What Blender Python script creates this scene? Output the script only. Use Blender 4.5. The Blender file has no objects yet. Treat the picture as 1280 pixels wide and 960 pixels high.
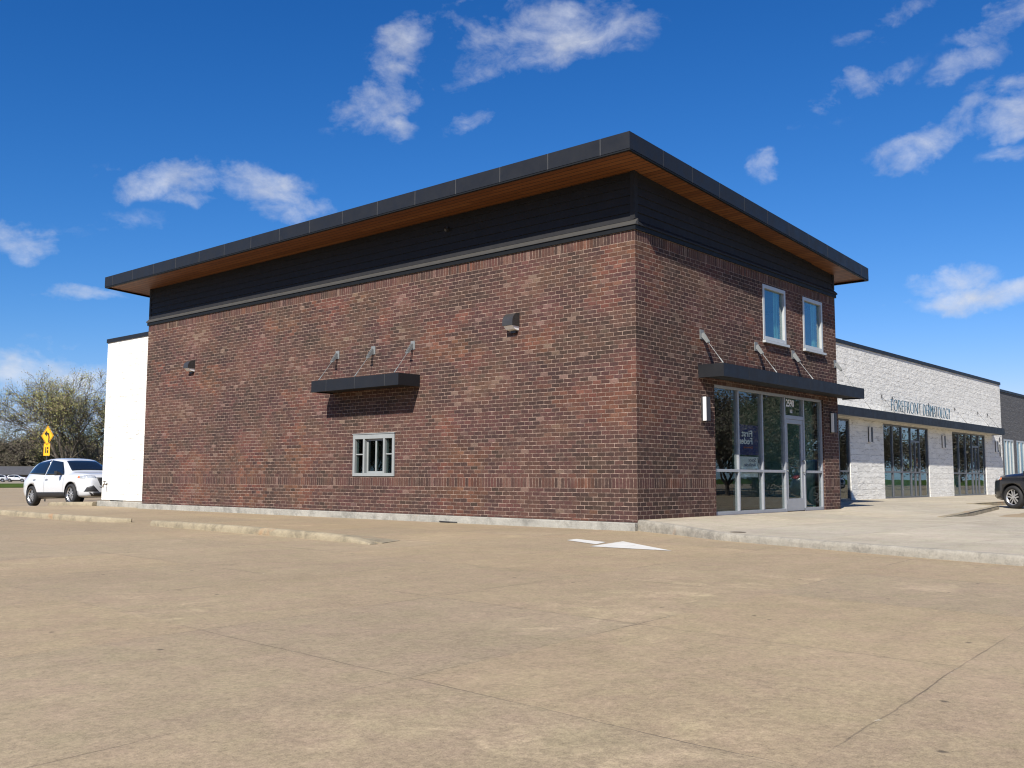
BH = .0819
SKY_AIR, SKY_DUST, SKY_OZ = 1.0, .2, 5.0
SKY_STR, SUN_E, EXPOSURE, CLOUD_E = .06, 4.8, .66, 9.5
import bpy, bmesh, math, random
from mathutils import Vector, Matrix, noise as mnoise
from mathutils.bvhtree import BVHTree
R = math.radians
scene = bpy.context.scene
COL = scene.collection
random.seed(7)

# ------------------------------------------------------------------ node helpers
class NT:
    def __init__(s, tree): s.t = tree; s.n = tree.nodes; s.l = tree.links
    def node(s, typ, **kw):
        n = s.n.new(typ)
        for k, v in kw.items():
            if k.startswith('i_'): n.inputs[k[2:].replace('_', ' ')].default_value = v
            else: setattr(n, k, v)
        return n
    def put(s, sock, v):
        if v is None: return
        if hasattr(v, 'is_linked') or isinstance(v, bpy.types.NodeSocket): s.l.new(v, sock)
        else: sock.default_value = v
    def math(s, op, a, b=None, c=None, clamp=False):
        n = s.n.new('ShaderNodeMath'); n.operation = op; n.use_clamp = clamp
        for i, v in enumerate((a, b, c)): s.put(n.inputs[i], v) if v is not None else None
        return n.outputs[0]
    def vec(s, op, a, b=None):
        n = s.n.new('ShaderNodeVectorMath'); n.operation = op
        s.put(n.inputs[0], a)
        if b is not None: s.put(n.inputs[1], b)
        return n.outputs['Value' if op in ('DOT_PRODUCT', 'LENGTH') else 'Vector']
    def mix(s, fac, a, b, typ='RGBA', blend='MIX'):
        n = s.n.new('ShaderNodeMix'); n.data_type = typ; n.blend_type = blend; n.clamp_factor = True
        o = {'FLOAT': 0, 'VECTOR': 1, 'RGBA': 2}[typ]
        fi, ai, bi = n.inputs[0], [i for i in n.inputs if i.name == 'A'], [i for i in n.inputs if i.name == 'B']
        pick = lambda L: [i for i in L if i.type == {'FLOAT': 'VALUE', 'VECTOR': 'VECTOR', 'RGBA': 'RGBA'}[typ]][0]
        s.put(fi, fac); s.put(pick(ai), a); s.put(pick(bi), b)
        return [q for q in n.outputs if q.type == {'FLOAT': 'VALUE', 'VECTOR': 'VECTOR', 'RGBA': 'RGBA'}[typ]][0]
    def noise(s, vec, scale, detail=3, rough=.5, dist=0, out=0):
        n = s.n.new('ShaderNodeTexNoise'); n.inputs['Scale'].default_value = scale
        n.inputs['Detail'].default_value = detail; n.inputs['Roughness'].default_value = rough
        n.inputs['Distortion'].default_value = dist
        if vec is not None: s.put(n.inputs['Vector'], vec)
        return n.outputs[out]
    def ramp(s, fac, stops, interp='LINEAR'):
        n = s.n.new('ShaderNodeValToRGB'); n.color_ramp.interpolation = interp
        e = n.color_ramp.elements
        while len(e) < len(stops): e.new(0.5)
        for i, (p, c) in enumerate(stops):
            e[i].position = p; e[i].color = (c, c, c, 1) if isinstance(c, (int, float)) else (*c, 1)
        s.put(n.inputs[0], fac)
        return n.outputs[0]
    def mapr(s, v, a, b, c=0., d=1.):
        n = s.n.new('ShaderNodeMapRange'); n.clamp = True
        s.put(n.inputs[0], v)
        for i, q in enumerate((a, b, c, d)): n.inputs[i + 1].default_value = q
        return n.outputs[0]
    def bump(s, h, strength=.5, dist=.01, normal=None):
        n = s.n.new('ShaderNodeBump'); n.inputs['Strength'].default_value = strength; n.inputs['Distance'].default_value = dist
        s.put(n.inputs['Height'], h)
        if normal is not None: s.put(n.inputs['Normal'], normal)
        return n.outputs[0]
    def comb(s, x, y, z=0.):
        n = s.n.new('ShaderNodeCombineXYZ')
        for i, v in enumerate((x, y, z)): s.put(n.inputs[i], v)
        return n.outputs[0]
    def sep(s, v):
        n = s.n.new('ShaderNodeSeparateXYZ'); s.put(n.inputs[0], v); return n.outputs

def new_mat(name):
    m = bpy.data.materials.new(name); m.use_nodes = True
    t = NT(m.node_tree); b = [n for n in t.n if n.type == 'BSDF_PRINCIPLED'][0]
    return m, t, b
def C4(c): return (c[0], c[1], c[2], 1.0)
def plain(name, col, rough=.5, metal=0., var=.12, scale=6., bump=0., spec=.5, bscale=None):
    m, t, b = new_mat(name)
    co = t.node('ShaderNodeTexCoord').outputs['Object']
    n = t.noise(co, scale, 4, .6)
    f = t.mapr(n, .3, .7, 1 - var, 1 + var)
    t.l.new(t.vec('MULTIPLY', t.node('ShaderNodeRGB').outputs[0], t.comb(f, f, f)), b.inputs['Base Color'])
    [q for q in t.n if q.type == 'RGB'][0].outputs[0].default_value = C4(col)
    t.put(b.inputs['Roughness'], t.mapr(t.noise(co, scale * 2.3, 3), .3, .7, max(.02, rough - .06), min(1, rough + .06)))
    b.inputs['Metallic'].default_value = metal; b.inputs['Specular IOR Level'].default_value = spec
    if bump: t.l.new(t.bump(t.noise(co, bscale or scale * 12, 4, .6), bump, .01), b.inputs['Normal'])
    return m

# ------------------------------------------------------------------ brick
BL, SOL = .2032, .203
def brick_mat(name, soldier=False):
    m, t, b = new_mat(name)
    uv = t.node('ShaderNodeUVMap').outputs[0]
    wob = t.noise(uv, 9, 2, out=1)
    uvw = t.vec('ADD', uv, t.vec('MULTIPLY', t.vec('SUBTRACT', wob, (.5, .5, .5)), (.006, .006, 0)))
    s = t.sep(uvw); u, v = s[0], s[1]
    bw, bh = (BH, SOL) if soldier else (BL, BH)
    row = t.math('FLOOR', t.math('DIVIDE', v, bh))
    if soldier: uo = u
    else: uo = t.math('ADD', u, t.math('MULTIPLY', t.math('FLOORED_MODULO', row, 2.), BL * .5))
    col = t.math('FLOOR', t.math('DIVIDE', uo, bw))
    fu = t.math('MULTIPLY', t.math('FRACT', t.math('DIVIDE', uo, bw)), bw)
    fv = t.math('MULTIPLY', t.math('FRACT', t.math('DIVIDE', v, bh)), bh)
    du = t.math('MINIMUM', fu, t.math('SUBTRACT', bw, fu)); dv = t.math('MINIMUM', fv, t.math('SUBTRACT', bh, fv))
    d = t.math('MINIMUM', du, dv)
    fine = t.noise(uv, 55, 4, .65)
    dd = t.math('ADD', d, t.math('MULTIPLY', t.math('SUBTRACT', fine, .5), .0075))
    brick = t.mapr(dd, .0046, .0080)
    ID = t.comb(col, row, 3.7 if soldier else 0.)
    def rnd(off):
        n = t.node('ShaderNodeTexWhiteNoise', noise_dimensions='3D'); t.put(n.inputs[0], t.vec('ADD', ID, (off, off * .7, off * 1.3))); return n.outputs[0]
    r1, r2, r3 = rnd(0.), rnd(17.3), rnd(41.9)
    # batches: whole pallets of bricks laid together differ in hue
    cen = t.vec('MULTIPLY', ID, (bw, bh, 1.))
    batch = t.noise(t.vec('MULTIPLY', cen, (.55, .8, 0)), 1., 3, .6)
    patch = t.noise(t.vec('ADD', t.vec('MULTIPLY', cen, (.5, .8, 0)), (9.2, 4.1, 0)), 1., 3, .5)
    sel = t.math('ADD', t.math('ADD', .24, t.math('MULTIPLY', r1, .52)), t.math('MULTIPLY', t.math('SUBTRACT', batch, .5), 2.2))
    base = t.ramp(sel, [(0., (.036, .022, .020)), (.25, (.046, .027, .024)), (.45, (.060, .032, .028)), (.62, (.074, .038, .032)), (.8, (.085, .041, .033)), (.93, (.105, .055, .044)), (1., (.14, .085, .07))])
    red = t.ramp(r2, [(0., (.076, .033, .024)), (.5, (.108, .045, .031)), (1., (.145, .064, .044))])
    pf = t.math('MULTIPLY', t.mapr(patch, .55, .62), t.mapr(r3, .1, .6, 0, .9))
    base = t.mix(pf, base, red)
    base = t.mix(t.mapr(r3, .965, .985, 0, .7), base, (.17, .115, .095, 1))
    mott = t.mapr(t.noise(uv, 26, 5, .7), .25, .75, .6, 1.4)
    smear = t.mapr(t.noise(uv, 4.5, 4, .65), .5, .72, 0., .42)
    base = t.vec('MULTIPLY', base, t.comb(mott, mott, mott))
    base = t.mix(t.math('MULTIPLY', smear, t.mapr(r2, .3, .9)), base, (.16, .115, .095, 1))
    mc = t.mix(t.mapr(t.noise(uv, 7, 4, .7), .35, .65), (.15, .105, .082, 1), (.42, .305, .24, 1))
    mc = t.mix(t.mapr(t.noise(uv, 5.5, 5, .7, .5), .47, .66, 0, .75), mc, t.vec('MULTIPLY', base, (1.5, 1.45, 1.4)))
    tint = t.noise(t.vec('ADD', t.vec('MULTIPLY', cen, (.9, 1.3, 0)), (3.3, 8.1, 0)), 1., 3, .6)
    base = t.vec('MULTIPLY', base, t.mix(t.mapr(tint, .38, .62), (.98, 1.06, .90, 1), (1.08, .95, 1.0, 1)))
    t.l.new(t.mix(brick, mc, base), b.inputs['Base Color'])
    b.inputs['Roughness'].default_value = .88; b.inputs['Specular IOR Level'].default_value = .25
    h = t.math('ADD', t.math('MULTIPLY', brick, t.math('ADD', .7, t.math('MULTIPLY', r3, .5))), t.math('MULTIPLY', t.noise(uv, 70, 4, .7), .45))
    # each brick leans a hair out of plane
    h = t.math('ADD', h, t.math('MULTIPLY', t.math('MULTIPLY', t.math('SUBTRACT', r2, .5), t.math('DIVIDE', fu, bw)), .8))
    t.l.new(t.bump(h, .95, .012), b.inputs['Normal'])
    return m

def block_mat(name, base=(.81, .79, .725), dark=(.14, .13, .11)):
    m, t, b = new_mat(name)
    uv = t.node('ShaderNodeUVMap').outputs[0]
    s = t.sep(uv); u, v = s[0], s[1]
    H, W = .2, .4
    row = t.math('FLOOR', t.math('DIVIDE', v, H)); uo = t.math('ADD', u, t.math('MULTIPLY', t.math('FLOORED_MODULO', row, 2.), W / 2))
    col = t.math('FLOOR', t.math('DIVIDE', uo, W))
    fv = t.math('MULTIPLY', t.math('FRACT', t.math('DIVIDE', v, H)), H); fu = t.math('MULTIPLY', t.math('FRACT', t.math('DIVIDE', uo, W)), W)
    d = t.math('MINIMUM', t.math('MINIMUM', fu, t.math('SUBTRACT', W, fu)), t.math('MINIMUM', fv, t.math('SUBTRACT', H, fv)))
    rough = t.noise(t.vec('MULTIPLY', uv, (.62, 1.25, 1)), 7.0, 6, .66, .5)
    r = t.node('ShaderNodeTexWhiteNoise', noise_dimensions='2D'); t.put(r.inputs[0], t.comb(col, row))
    face = t.mapr(t.math('ADD', d, t.math('MULTIPLY', t.math('SUBTRACT', t.noise(uv, 16, 3), .5), .014)), .003, .016)
    f = t.mapr(r.outputs[0], 0, 1, .93, 1.04)
    c = t.vec('MULTIPLY', t.mix(t.mapr(rough, .35, .7), C4([q * .92 for q in base]), C4(base)), t.comb(f, f, f))
    pit = t.mapr(t.noise(t.vec('MULTIPLY', uv, (.42, 1.9, 1)), 6.2, 5, .75, .4), .545, .70)
    c = t.mix(t.math('MULTIPLY', pit, .62), c, C4(dark))
    hor = t.mapr(t.math('ADD', t.math('MINIMUM', fv, t.math('SUBTRACT', H, fv)), t.math('MULTIPLY', t.math('SUBTRACT', t.noise(uv, 3.1, 5, .7), .5), .05)), .0, .010)
    c = t.mix(hor, t.mix(.42, c, C4([q * .3 for q in base])), c)
    t.l.new(c, b.inputs['Base Color']); b.inputs['Roughness'].default_value = .9; b.inputs['Specular IOR Level'].default_value = .2
    h = t.math('ADD', t.math('MULTIPLY', hor, .25), t.math('ADD', t.math('MULTIPLY', rough, 1.5), t.math('MULTIPLY', r.outputs[0], .12)))
    t.l.new(t.bump(h, .9, .028), b.inputs['Normal'])
    return m

def concrete_mat(name, c1, c2, stain, joints=None, jx=(0, 2.1, 0), jy=(0, 2.07, 0), speck=1.):
    m, t, b = new_mat(name)
    co = t.node('ShaderNodeTexCoord').outputs['Object']
    s = t.sep(co)
    big = t.noise(co, .16, 4, .6, .4); mid = t.noise(co, .9, 5, .65, .5); fin = t.noise(co, 38, 5, .75)
    strk = t.noise(t.vec('MULTIPLY', co, (.35, 1.7, 1)), 1.1, 4, .65, .8)
    grit = t.noise(co, 140, 3, .8)
    c = t.mix(t.mapr(t.math('ADD', t.math('MULTIPLY', big, .6), t.math('MULTIPLY', mid, .4)), .36, .62), C4(c1), C4(c2))
    c = t.mix(t.mapr(strk, .5, .75, 0, .4), c, C4(stain))
    pale = t.math('MULTIPLY', t.mapr(t.noise(co, .42, 3, .5), .54, .66), t.mapr(t.noise(co, 2.6, 5, .72, .7), .5, .66))
    c = t.mix(t.math('MULTIPLY', pale, .45), c, C4([q * 1.55 for q in c2]))
    g = t.math('ADD', t.mapr(fin, .28, .72, 1 - .30 * speck, 1 + .30 * speck), t.mapr(grit, .3, .7, -.26 * speck, .26 * speck))
    g2 = t.mapr(t.noise(co, 6.5, 6, .75), .3, .7, .89, 1.11)
    hue = t.noise(t.vec('ADD', co, (5, 2, 0)), 2.7, 5, .72)
    c = t.vec('MULTIPLY', c, t.mix(t.mapr(hue, .34, .66), (.985, 1.012, .965, 1), (1.022, .985, 1.02, 1)))
    g = t.math('MULTIPLY', g, g2)
    h = t.math('ADD', t.math('MULTIPLY', fin, .5), t.math('MULTIPLY', grit, .5))
    # old oil drips and chewing gum
    vor = t.node('ShaderNodeTexVoronoi', feature='F1', voronoi_dimensions='2D'); vor.inputs['Scale'].default_value = 1.15; t.put(vor.inputs['Vector'], co)
    spot = t.math('MULTIPLY', t.mapr(t.math('ADD', vor.outputs['Distance'], t.math('MULTIPLY', t.math('SUBTRACT', fin, .5), .02)), .012, .03, 1, 0), t.mapr(t.sep(vor.outputs['Color'])[0], .74, .76))
    c = t.mix(t.math('MULTIPLY', spot, .75), c, (.05, .04, .033, 1))
    if joints:
        wig = t.math('MULTIPLY', t.math('SUBTRACT', t.noise(co, 2.2, 4, .6), .5), .05)
        def lines(a, b2, jj):
            off, sp, sh = jj
            q = t.math('ADD', t.math('SUBTRACT', a, t.math('MULTIPLY', b2, sh)), off)
            q = t.math('ADD', q, wig)
            fr = t.math('FLOORED_MODULO', q, sp)
            return t.math('MINIMUM', fr, t.math('SUBTRACT', sp, fr)), t.math('FLOOR', t.math('DIVIDE', q, sp))
        dx, ix = lines(s[0], s[1], jx); dy, iy = lines(s[1], s[0], jy)
        d = t.math('MINIMUM', dx, dy)
        brk = t.noise(co, .9, 3)
        line = t.math('MULTIPLY', t.mapr(d, .002, .006, 1, 0), t.mapr(brk, .42, .68, .03, .62))
        halo = t.math('MULTIPLY', t.mapr(d, .0, .07, 1, 0), t.mapr(brk, .4, .7, .0, .22))
        wn = t.node('ShaderNodeTexWhiteNoise', noise_dimensions='2D')
        t.put(wn.inputs[0], t.comb(ix, iy))
        pt = t.mapr(wn.outputs[0], 0, 1, .93, 1.06)
        c = t.vec('MULTIPLY', c, t.mix(wn.outputs[0], (.95, .965, .99, 1), (1.05, 1.04, 1.02, 1)))
        c = t.mix(halo, c, C4([q * .72 for q in stain]))
        c = t.mix(line, c, (.05, .042, .033, 1))
        seal = t.math('MULTIPLY', t.mapr(t.math('ADD', d, t.math('MULTIPLY', fin, .02)), .014, .026, 1, 0), t.mapr(t.noise(co, 5.1, 4, .7), .66, .70))
        c = t.mix(t.math('MULTIPLY', seal, .7), c, (.52, .47, .38, 1))
        h = t.math('SUBTRACT', h, t.math('MULTIPLY', line, 1.5))
        # hairline cracks
        cv = t.node('ShaderNodeTexVoronoi', feature='DISTANCE_TO_EDGE'); cv.inputs['Scale'].default_value = .33
        t.put(cv.inputs['Vector'], t.vec('ADD', co, t.vec('MULTIPLY', t.noise(co, 1.6, 5, .65, out=1), (1.1, 1.1, 0))))
        crack = t.math('MULTIPLY', t.mapr(cv.outputs['Distance'], .001, .0035, 1, 0), t.mapr(t.noise(co, .3, 2), .6, .68, 0, .45))
        c = t.mix(t.math('MULTIPLY', crack, .35), c, (.06, .05, .04, 1))
    c = t.vec('MULTIPLY', c, t.comb(g, g, g))
    t.l.new(c, b.inputs['Base Color'])
    b.inputs['Roughness'].default_value = .9; b.inputs['Specular IOR Level'].default_value = .3
    t.l.new(t.bump(h, .55, .006), b.inputs['Normal'])
    return m

def kerb_mat(name, base=(.34, .31, .25)):
    m, t, b = new_mat(name)
    co = t.node('ShaderNodeTexCoord').outputs['Object']
    c = t.mix(t.mapr(t.noise(co, 2.2, 5, .7), .35, .65), C4([q * .78 for q in base]), C4(base))
    c = t.mix(t.mapr(t.noise(co, 2.6, 6, .78, 0), .46, .64, 0, .72), c, C4([q * .42 for q in base]))
    c = t.mix(t.mapr(t.noise(t.vec('ADD', co, (31, 7, 2)), .7, 4, .6), .62, .68, 0, .6), c, (.32, .17, .075, 1))
    f = t.mapr(t.noise(co, 45, 5, .75), .25, .75, .78, 1.22)
    t.l.new(t.vec('MULTIPLY', c, t.comb(f, f, f)), b.inputs['Base Color'])
    b.inputs['Roughness'].default_value = .9
    t.l.new(t.bump(t.noise(co, 16, 6, .75), .6, .03), b.inputs['Normal'])
    return m

def wood_mat(name):
    m, t, b = new_mat(name)
    co = t.node('ShaderNodeTexCoord').outputs['Object']; s = t.sep(co)
    W = .14
    q = t.math('DIVIDE', s[0], W); i = t.math('FLOOR', q); fr = t.math('MULTIPLY', t.math('FRACT', q), W)
    d = t.math('MINIMUM', fr, t.math('SUBTRACT', W, fr))
    seg = t.math('FLOOR', t.math('ADD', t.math('DIVIDE', s[1], 3.6), t.math('MULTIPLY', i, .37)))
    wn = t.node('ShaderNodeTexWhiteNoise', noise_dimensions='2D'); t.put(wn.inputs[0], t.comb(i, seg))
    grain = t.noise(t.vec('MULTIPLY', co, (30, 1.6, 1)), 1.5, 5, .65, .6)
    k = t.math('ADD', t.math('MULTIPLY', wn.outputs[0], .55), t.math('MULTIPLY', grain, .45))
    c = t.ramp(k, [(.1, (.125, .042, .010)), (.5, (.18, .062, .015)), (.9, (.24, .095, .028))])
    c = t.mix(t.mapr(d, .006, .014, .92, 0), c, (.014, .007, .004, 1))
    t.l.new(c, b.inputs['Base Color']); b.inputs['Roughness'].default_value = .55
    t.l.new(t.bump(t.mapr(d, .002, .01), .5, .01), b.inputs['Normal'])
    return m

def glass_mat(name, tint=(.45, .5, .48), gloss=1., rough=.0):
    m, t, b = new_mat(name); t.n.remove(b)
    out = [n for n in t.n if n.type == 'OUTPUT_MATERIAL'][0]
    tr = t.node('ShaderNodeBsdfTransparent'); tr.inputs[0].default_value = C4(tint)
    gl = t.node('ShaderNodeBsdfGlossy'); gl.inputs['Roughness'].default_value = rough; gl.inputs[0].default_value = (.9, .95, 1, 1)
    g_ = t.node('ShaderNodeNewGeometry')
    cs = t.math('ABSOLUTE', t.vec('DOT_PRODUCT', g_.outputs['Normal'], g_.outputs['Incoming']))
    fr = t.math('ADD', .045, t.math('MULTIPLY', t.math('POWER', t.math('SUBTRACT', 1., cs, clamp=True), 5.), .95))
    co = t.node('ShaderNodeTexCoord').outputs['Object']
    nb = t.bump(t.noise(co, .9, 2), .06, .02)
    t.l.new(nb, gl.inputs['Normal'])
    mx = t.node('ShaderNodeMixShader'); t.l.new(t.math('MULTIPLY', fr, 1.15 * gloss, clamp=True), mx.inputs[0])
    t.l.new(tr.outputs[0], mx.inputs[1]); t.l.new(gl.outputs[0], mx.inputs[2]); t.l.new(mx.outputs[0], out.inputs[0])
    return m

def leaf_mat(name, cols):
    m, t, b = new_mat(name)
    g = t.node('ShaderNodeNewGeometry')
    c = t.ramp(g.outputs['Random Per Island'], [(i / (len(cols) - 1), q) for i, q in enumerate(cols)])
    t.l.new(c, b.inputs['Base Color']); b.inputs['Roughness'].default_value = .7
    return m

M = {}
M['brick'] = brick_mat('brick'); M['soldier'] = brick_mat('brick_soldier', True)
M['block'] = block_mat('split_face_block')
M['darkstone'] = block_mat('dark_stone', (.115, .115, .117), (.30, .295, .285))
M['lot'] = concrete_mat('lot_concrete', (.270, .208, .131), (.328, .255, .160), (.235, .182, .118), True, (11.42, 2.21, .06), (7.82, 2.07, .07))
M['walk'] = concrete_mat('walk_concrete', (.325, .285, .215), (.425, .375, .285), (.26, .225, .165), True, (1.2, 1.9, 0.), (.4, 1.9, 0.), .6)
M['kerb'] = kerb_mat('kerb_concrete'); M['found'] = kerb_mat('foundation_concrete', (.36, .345, .30)); M['yellow_kerb'] = kerb_mat('weathered_kerb', (.33, .275, .18))
M['dark_metal'] = plain('charcoal_metal', (.0125, .0135, .016), .5, 0, .08, 2., spec=.3)
M['seam'] = plain('seam_metal', (.065, .065, .065), .5)
M['siding'] = plain('charcoal_siding', (.0165, .0165, .018), .65, 0, .12, 3., .15, spec=.25)
M['drip'] = plain('black_flashing', (.006, .007, .008), .6, spec=.25)
M['grey_alu'] = plain('grey_frame', (.25, .265, .26), .45, .0, .05, 8.)
M['trim'] = plain('grey_trim', (.045, .043, .039), .6, 0, .06, 3.)
M['wood'] = wood_mat('cedar_soffit')
M['alu'] = plain('anodised_aluminium', (.36, .375, .40), .40, .35, .05, 8.)
M['dark_alu'] = plain('dark_aluminium', (.13, .135, .15), .36, .4, .05, 8.)
M['white_alu'] = plain('white_frame', (.43, .45, .45), .4, .1, .05, 8.)
M['black_frame'] = plain('black_frame', (.012, .013, .016), .4)
M['steel'] = plain('galvanised_steel', (.17, .18, .18), .55, .0, .1, 20.)
def worn_paint():
    m, t, b = new_mat('road_paint'); co = t.node('ShaderNodeTexCoord').outputs['Object']
    f = t.mapr(t.noise(co, 9., 6, .75), .56, .68, 0, .75)
    c = t.mix(f, t.mix(t.noise(co, 3., 4), (.66, .65, .60, 1), (.50, .48, .43, 1)), (.33, .265, .18, 1))
    t.l.new(c, b.inputs['Base Color']); b.inputs['Roughness'].default_value = .85
    return m
M['white_paint'] = worn_paint()
M['lens'] = plain('opal_lens', (.86, .86, .84), .35, 0, .02)
M['fixture'] = plain('bronze_fixture', (.035, .034, .034), .45)
M['glass'] = glass_mat('storefront_glass', (.86, .9, .88))
M['wing_glass'] = glass_mat('wing_glass', (.74, .82, .80), 1.3)
M['dark_glass'] = glass_mat('window_glass', (.70, .78, .76))
M['blue_glass'] = glass_mat('upper_window_glass', (.80, .90, .88), 1.5)
M['floor_in'] = plain('interior_floor', (.16, .16, .155), .5, 0, .2, 2.)
M['wall_in'] = plain('interior_wall', (.20, .195, .18), .9, 0, .05)
M['wall_teal'] = plain('interior_teal', (.22, .42, .36), .9, 0, .1)
M['curtain'] = plain('teal_curtain', (.42, .68, .60), .9, 0, .06)
M['navy'] = plain('navy_poster', (.012, .024, .13), .5, 0, .05)
M['paper'] = plain('white_paper', (.72, .74, .74), .6, 0, .05)
M['ink'] = plain('poster_ink', (.02, .03, .12), .6)
M['letter_white'] = plain('white_lettering', (.85, .85, .85), .5, 0, .02)
M['letter_navy'] = plain('navy_lettering', (.022, .075, .12), .45)
M['roof'] = plain('roof_membrane', (.3, .3, .3), .8)
M['sign_yellow'] = plain('sign_yellow', (.85, .42, .012), .45, 0, .03)
M['black'] = plain('sign_black', (.012, .012, .012), .5)
M['grass'] = plain('grass', (.055, .085, .022), .95, 0, .35, .6, spec=0.)
M['road'] = plain('far_road', (.26, .23, .18), .9, 0, .12, .3, spec=0.)
M['bark'] = plain('bark', (.085, .068, .052), .9, 0, .3, 5., .5)
M['bark_far'] = plain('far_bark', (.072, .058, .046), .9, 0, .3, 2.)
M['twig'] = leaf_mat('twigs_far', [(.07, .05, .036), (.10, .078, .052), (.085, .08, .04), (.055, .045, .034)])
M['leaf'] = leaf_mat('spring_leaves', [(.20, .21, .05), (.29, .29, .085), (.15, .145, .05), (.24, .16, .10), (.24, .26, .075)])
M['brush'] = leaf_mat('brush_leaves', [(.05, .042, .026), (.07, .055, .035), (.05, .06, .025)])
M['shingle'] = plain('grey_shingle', (.075, .075, .08), .85, 0, .12, 1., spec=.1)
M['house_wall'] = plain('far_house_wall', (.10, .085, .07), .8)
M['rubber'] = plain('tyre_rubber', (.014, .014, .015), .75, 0, .1, 8)
M['rim'] = plain('alloy_rim', (.62, .62, .63), .28, .8, .05, 8)
M['plastic'] = plain('black_plastic', (.018, .018, .019), .55)
def paint(name, col, coat=1.):
    m = plain(name, col, .35, 0, .015, 2.)
    b = [n for n in m.node_tree.nodes if n.type == 'BSDF_PRINCIPLED'][0]
    b.inputs['Coat Weight'].default_value = coat; b.inputs['Coat Roughness'].default_value = .04
    return m
M['car_white'] = paint('white_car_paint', (.56, .57, .58)); M['car_black'] = paint('black_car_paint', (.006, .007, .011)); M['car_silver'] = paint('silver_car_paint', (.45, .46, .47))
M['car_glass'] = plain('car_glass', (.008, .012, .017), .06, 0, .02, spec=.8)
M['head_lens'] = plain('headlight_lens', (.55, .58, .6), .12, .4, .3, 9.)
M['amber'] = plain('amber_lens', (.6, .16, .06), .3)
M['tail'] = plain('tail_lens', (.25, .01, .012), .25)
M['brass'] = plain('brass_fitting', (.10, .07, .045), .45, .5)

# ------------------------------------------------------------------ mesh builder
class MB:
    def __init__(s): s.v = []; s.f = []; s.uv = []; s.m = []
    def face(s, pts, uv=None, mi=0):
        i = len(s.v); s.v += [tuple(p) for p in pts]; s.f.append(tuple(range(i, i + len(pts)))); s.uv.append(uv); s.m.append(mi)
    def add(s, verts, faces, mi=0):
        i = len(s.v); s.v += [tuple(p) for p in verts]
        for f in faces: s.f.append(tuple(q + i for q in f)); s.uv.append(None); s.m.append(mi)
    def box(s, a, b, mi=0):
        x0, y0, z0 = [min(p, q) for p, q in zip(a, b)]; x1, y1, z1 = [max(p, q) for p, q in zip(a, b)]
        s.add([(x0,y0,z0),(x1,y0,z0),(x1,y1,z0),(x0,y1,z0),(x0,y0,z1),(x1,y0,z1),(x1,y1,z1),(x0,y1,z1)],
              [(0,3,2,1),(4,5,6,7),(0,1,5,4),(1,2,6,5),(2,3,7,6),(3,0,4,7)], mi)
    def hexa(s, lo, hi, mi=0):
        n = len(lo); s.add(list(lo) + list(hi), [tuple(reversed(range(n))), tuple(range(n, 2 * n))] + [(i, (i + 1) % n, n + (i + 1) % n, n + i) for i in range(n)], mi)
    def tube(s, pts, rad, n=6, mi=0, cap=True):
        pts = [Vector(p) for p in pts]
        rad = rad if isinstance(rad, (list, tuple)) else [rad] * len(pts)
        vs = []; fs = []
        d0 = (pts[-1] - pts[0]).normalized(); ref = Vector((0, 0, 1)) if abs(d0.z) < .9 else Vector((1, 0, 0))
        for i, p in enumerate(pts):
            d = (pts[min(i + 1, len(pts) - 1)] - pts[max(i - 1, 0)]).normalized()
            a = d.cross(ref).normalized(); b2 = d.cross(a)
            for k in range(n):
                an = 2 * math.pi * k / n; vs.append(p + (a * math.cos(an) + b2 * math.sin(an)) * rad[i])
        for i in range(len(pts) - 1):
            for k in range(n): fs.append((i * n + k, i * n + (k + 1) % n, (i + 1) * n + (k + 1) % n, (i + 1) * n + k))
        if cap: fs += [tuple(range(n)), tuple(range((len(pts) - 1) * n, len(pts) * n))]
        s.add(vs, fs, mi)
    def build(s, name, mats, parent=None, smooth=False, bevel=0., local=False):
        if not isinstance(mats, (list, tuple)): mats = [mats]
        me = bpy.data.meshes.new(name)
        off = Vector((0, 0, 0))
        if parent is not None and not local:
            p = parent
            while p is not None: off += p.location; p = p.parent
        me.from_pydata([Vector(v) - off for v in s.v], [], s.f)
        for q in mats: me.materials.append(q)
        for i, pl in enumerate(me.polygons): pl.material_index = s.m[i]; pl.use_smooth = smooth
        if any(s.uv):
            L = me.uv_layers.new(name='UVMap')
            for pl, uv in zip(me.polygons, s.uv):
                if uv:
                    for li, c in zip(pl.loop_indices, uv): L.data[li].uv = c
        me.update()
        if not any(s.uv):
            bm = bmesh.new(); bm.from_mesh(me); bmesh.ops.recalc_face_normals(bm, faces=bm.faces[:]); bm.to_mesh(me); bm.free()
        o = bpy.data.objects.new(name, me); COL.objects.link(o)
        if parent is not None: o.parent = parent
        if bevel:
            md = o.modifiers.new('bevel', 'BEVEL'); md.width = bevel; md.segments = 2; md.limit_method = 'ANGLE'
        return o

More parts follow.
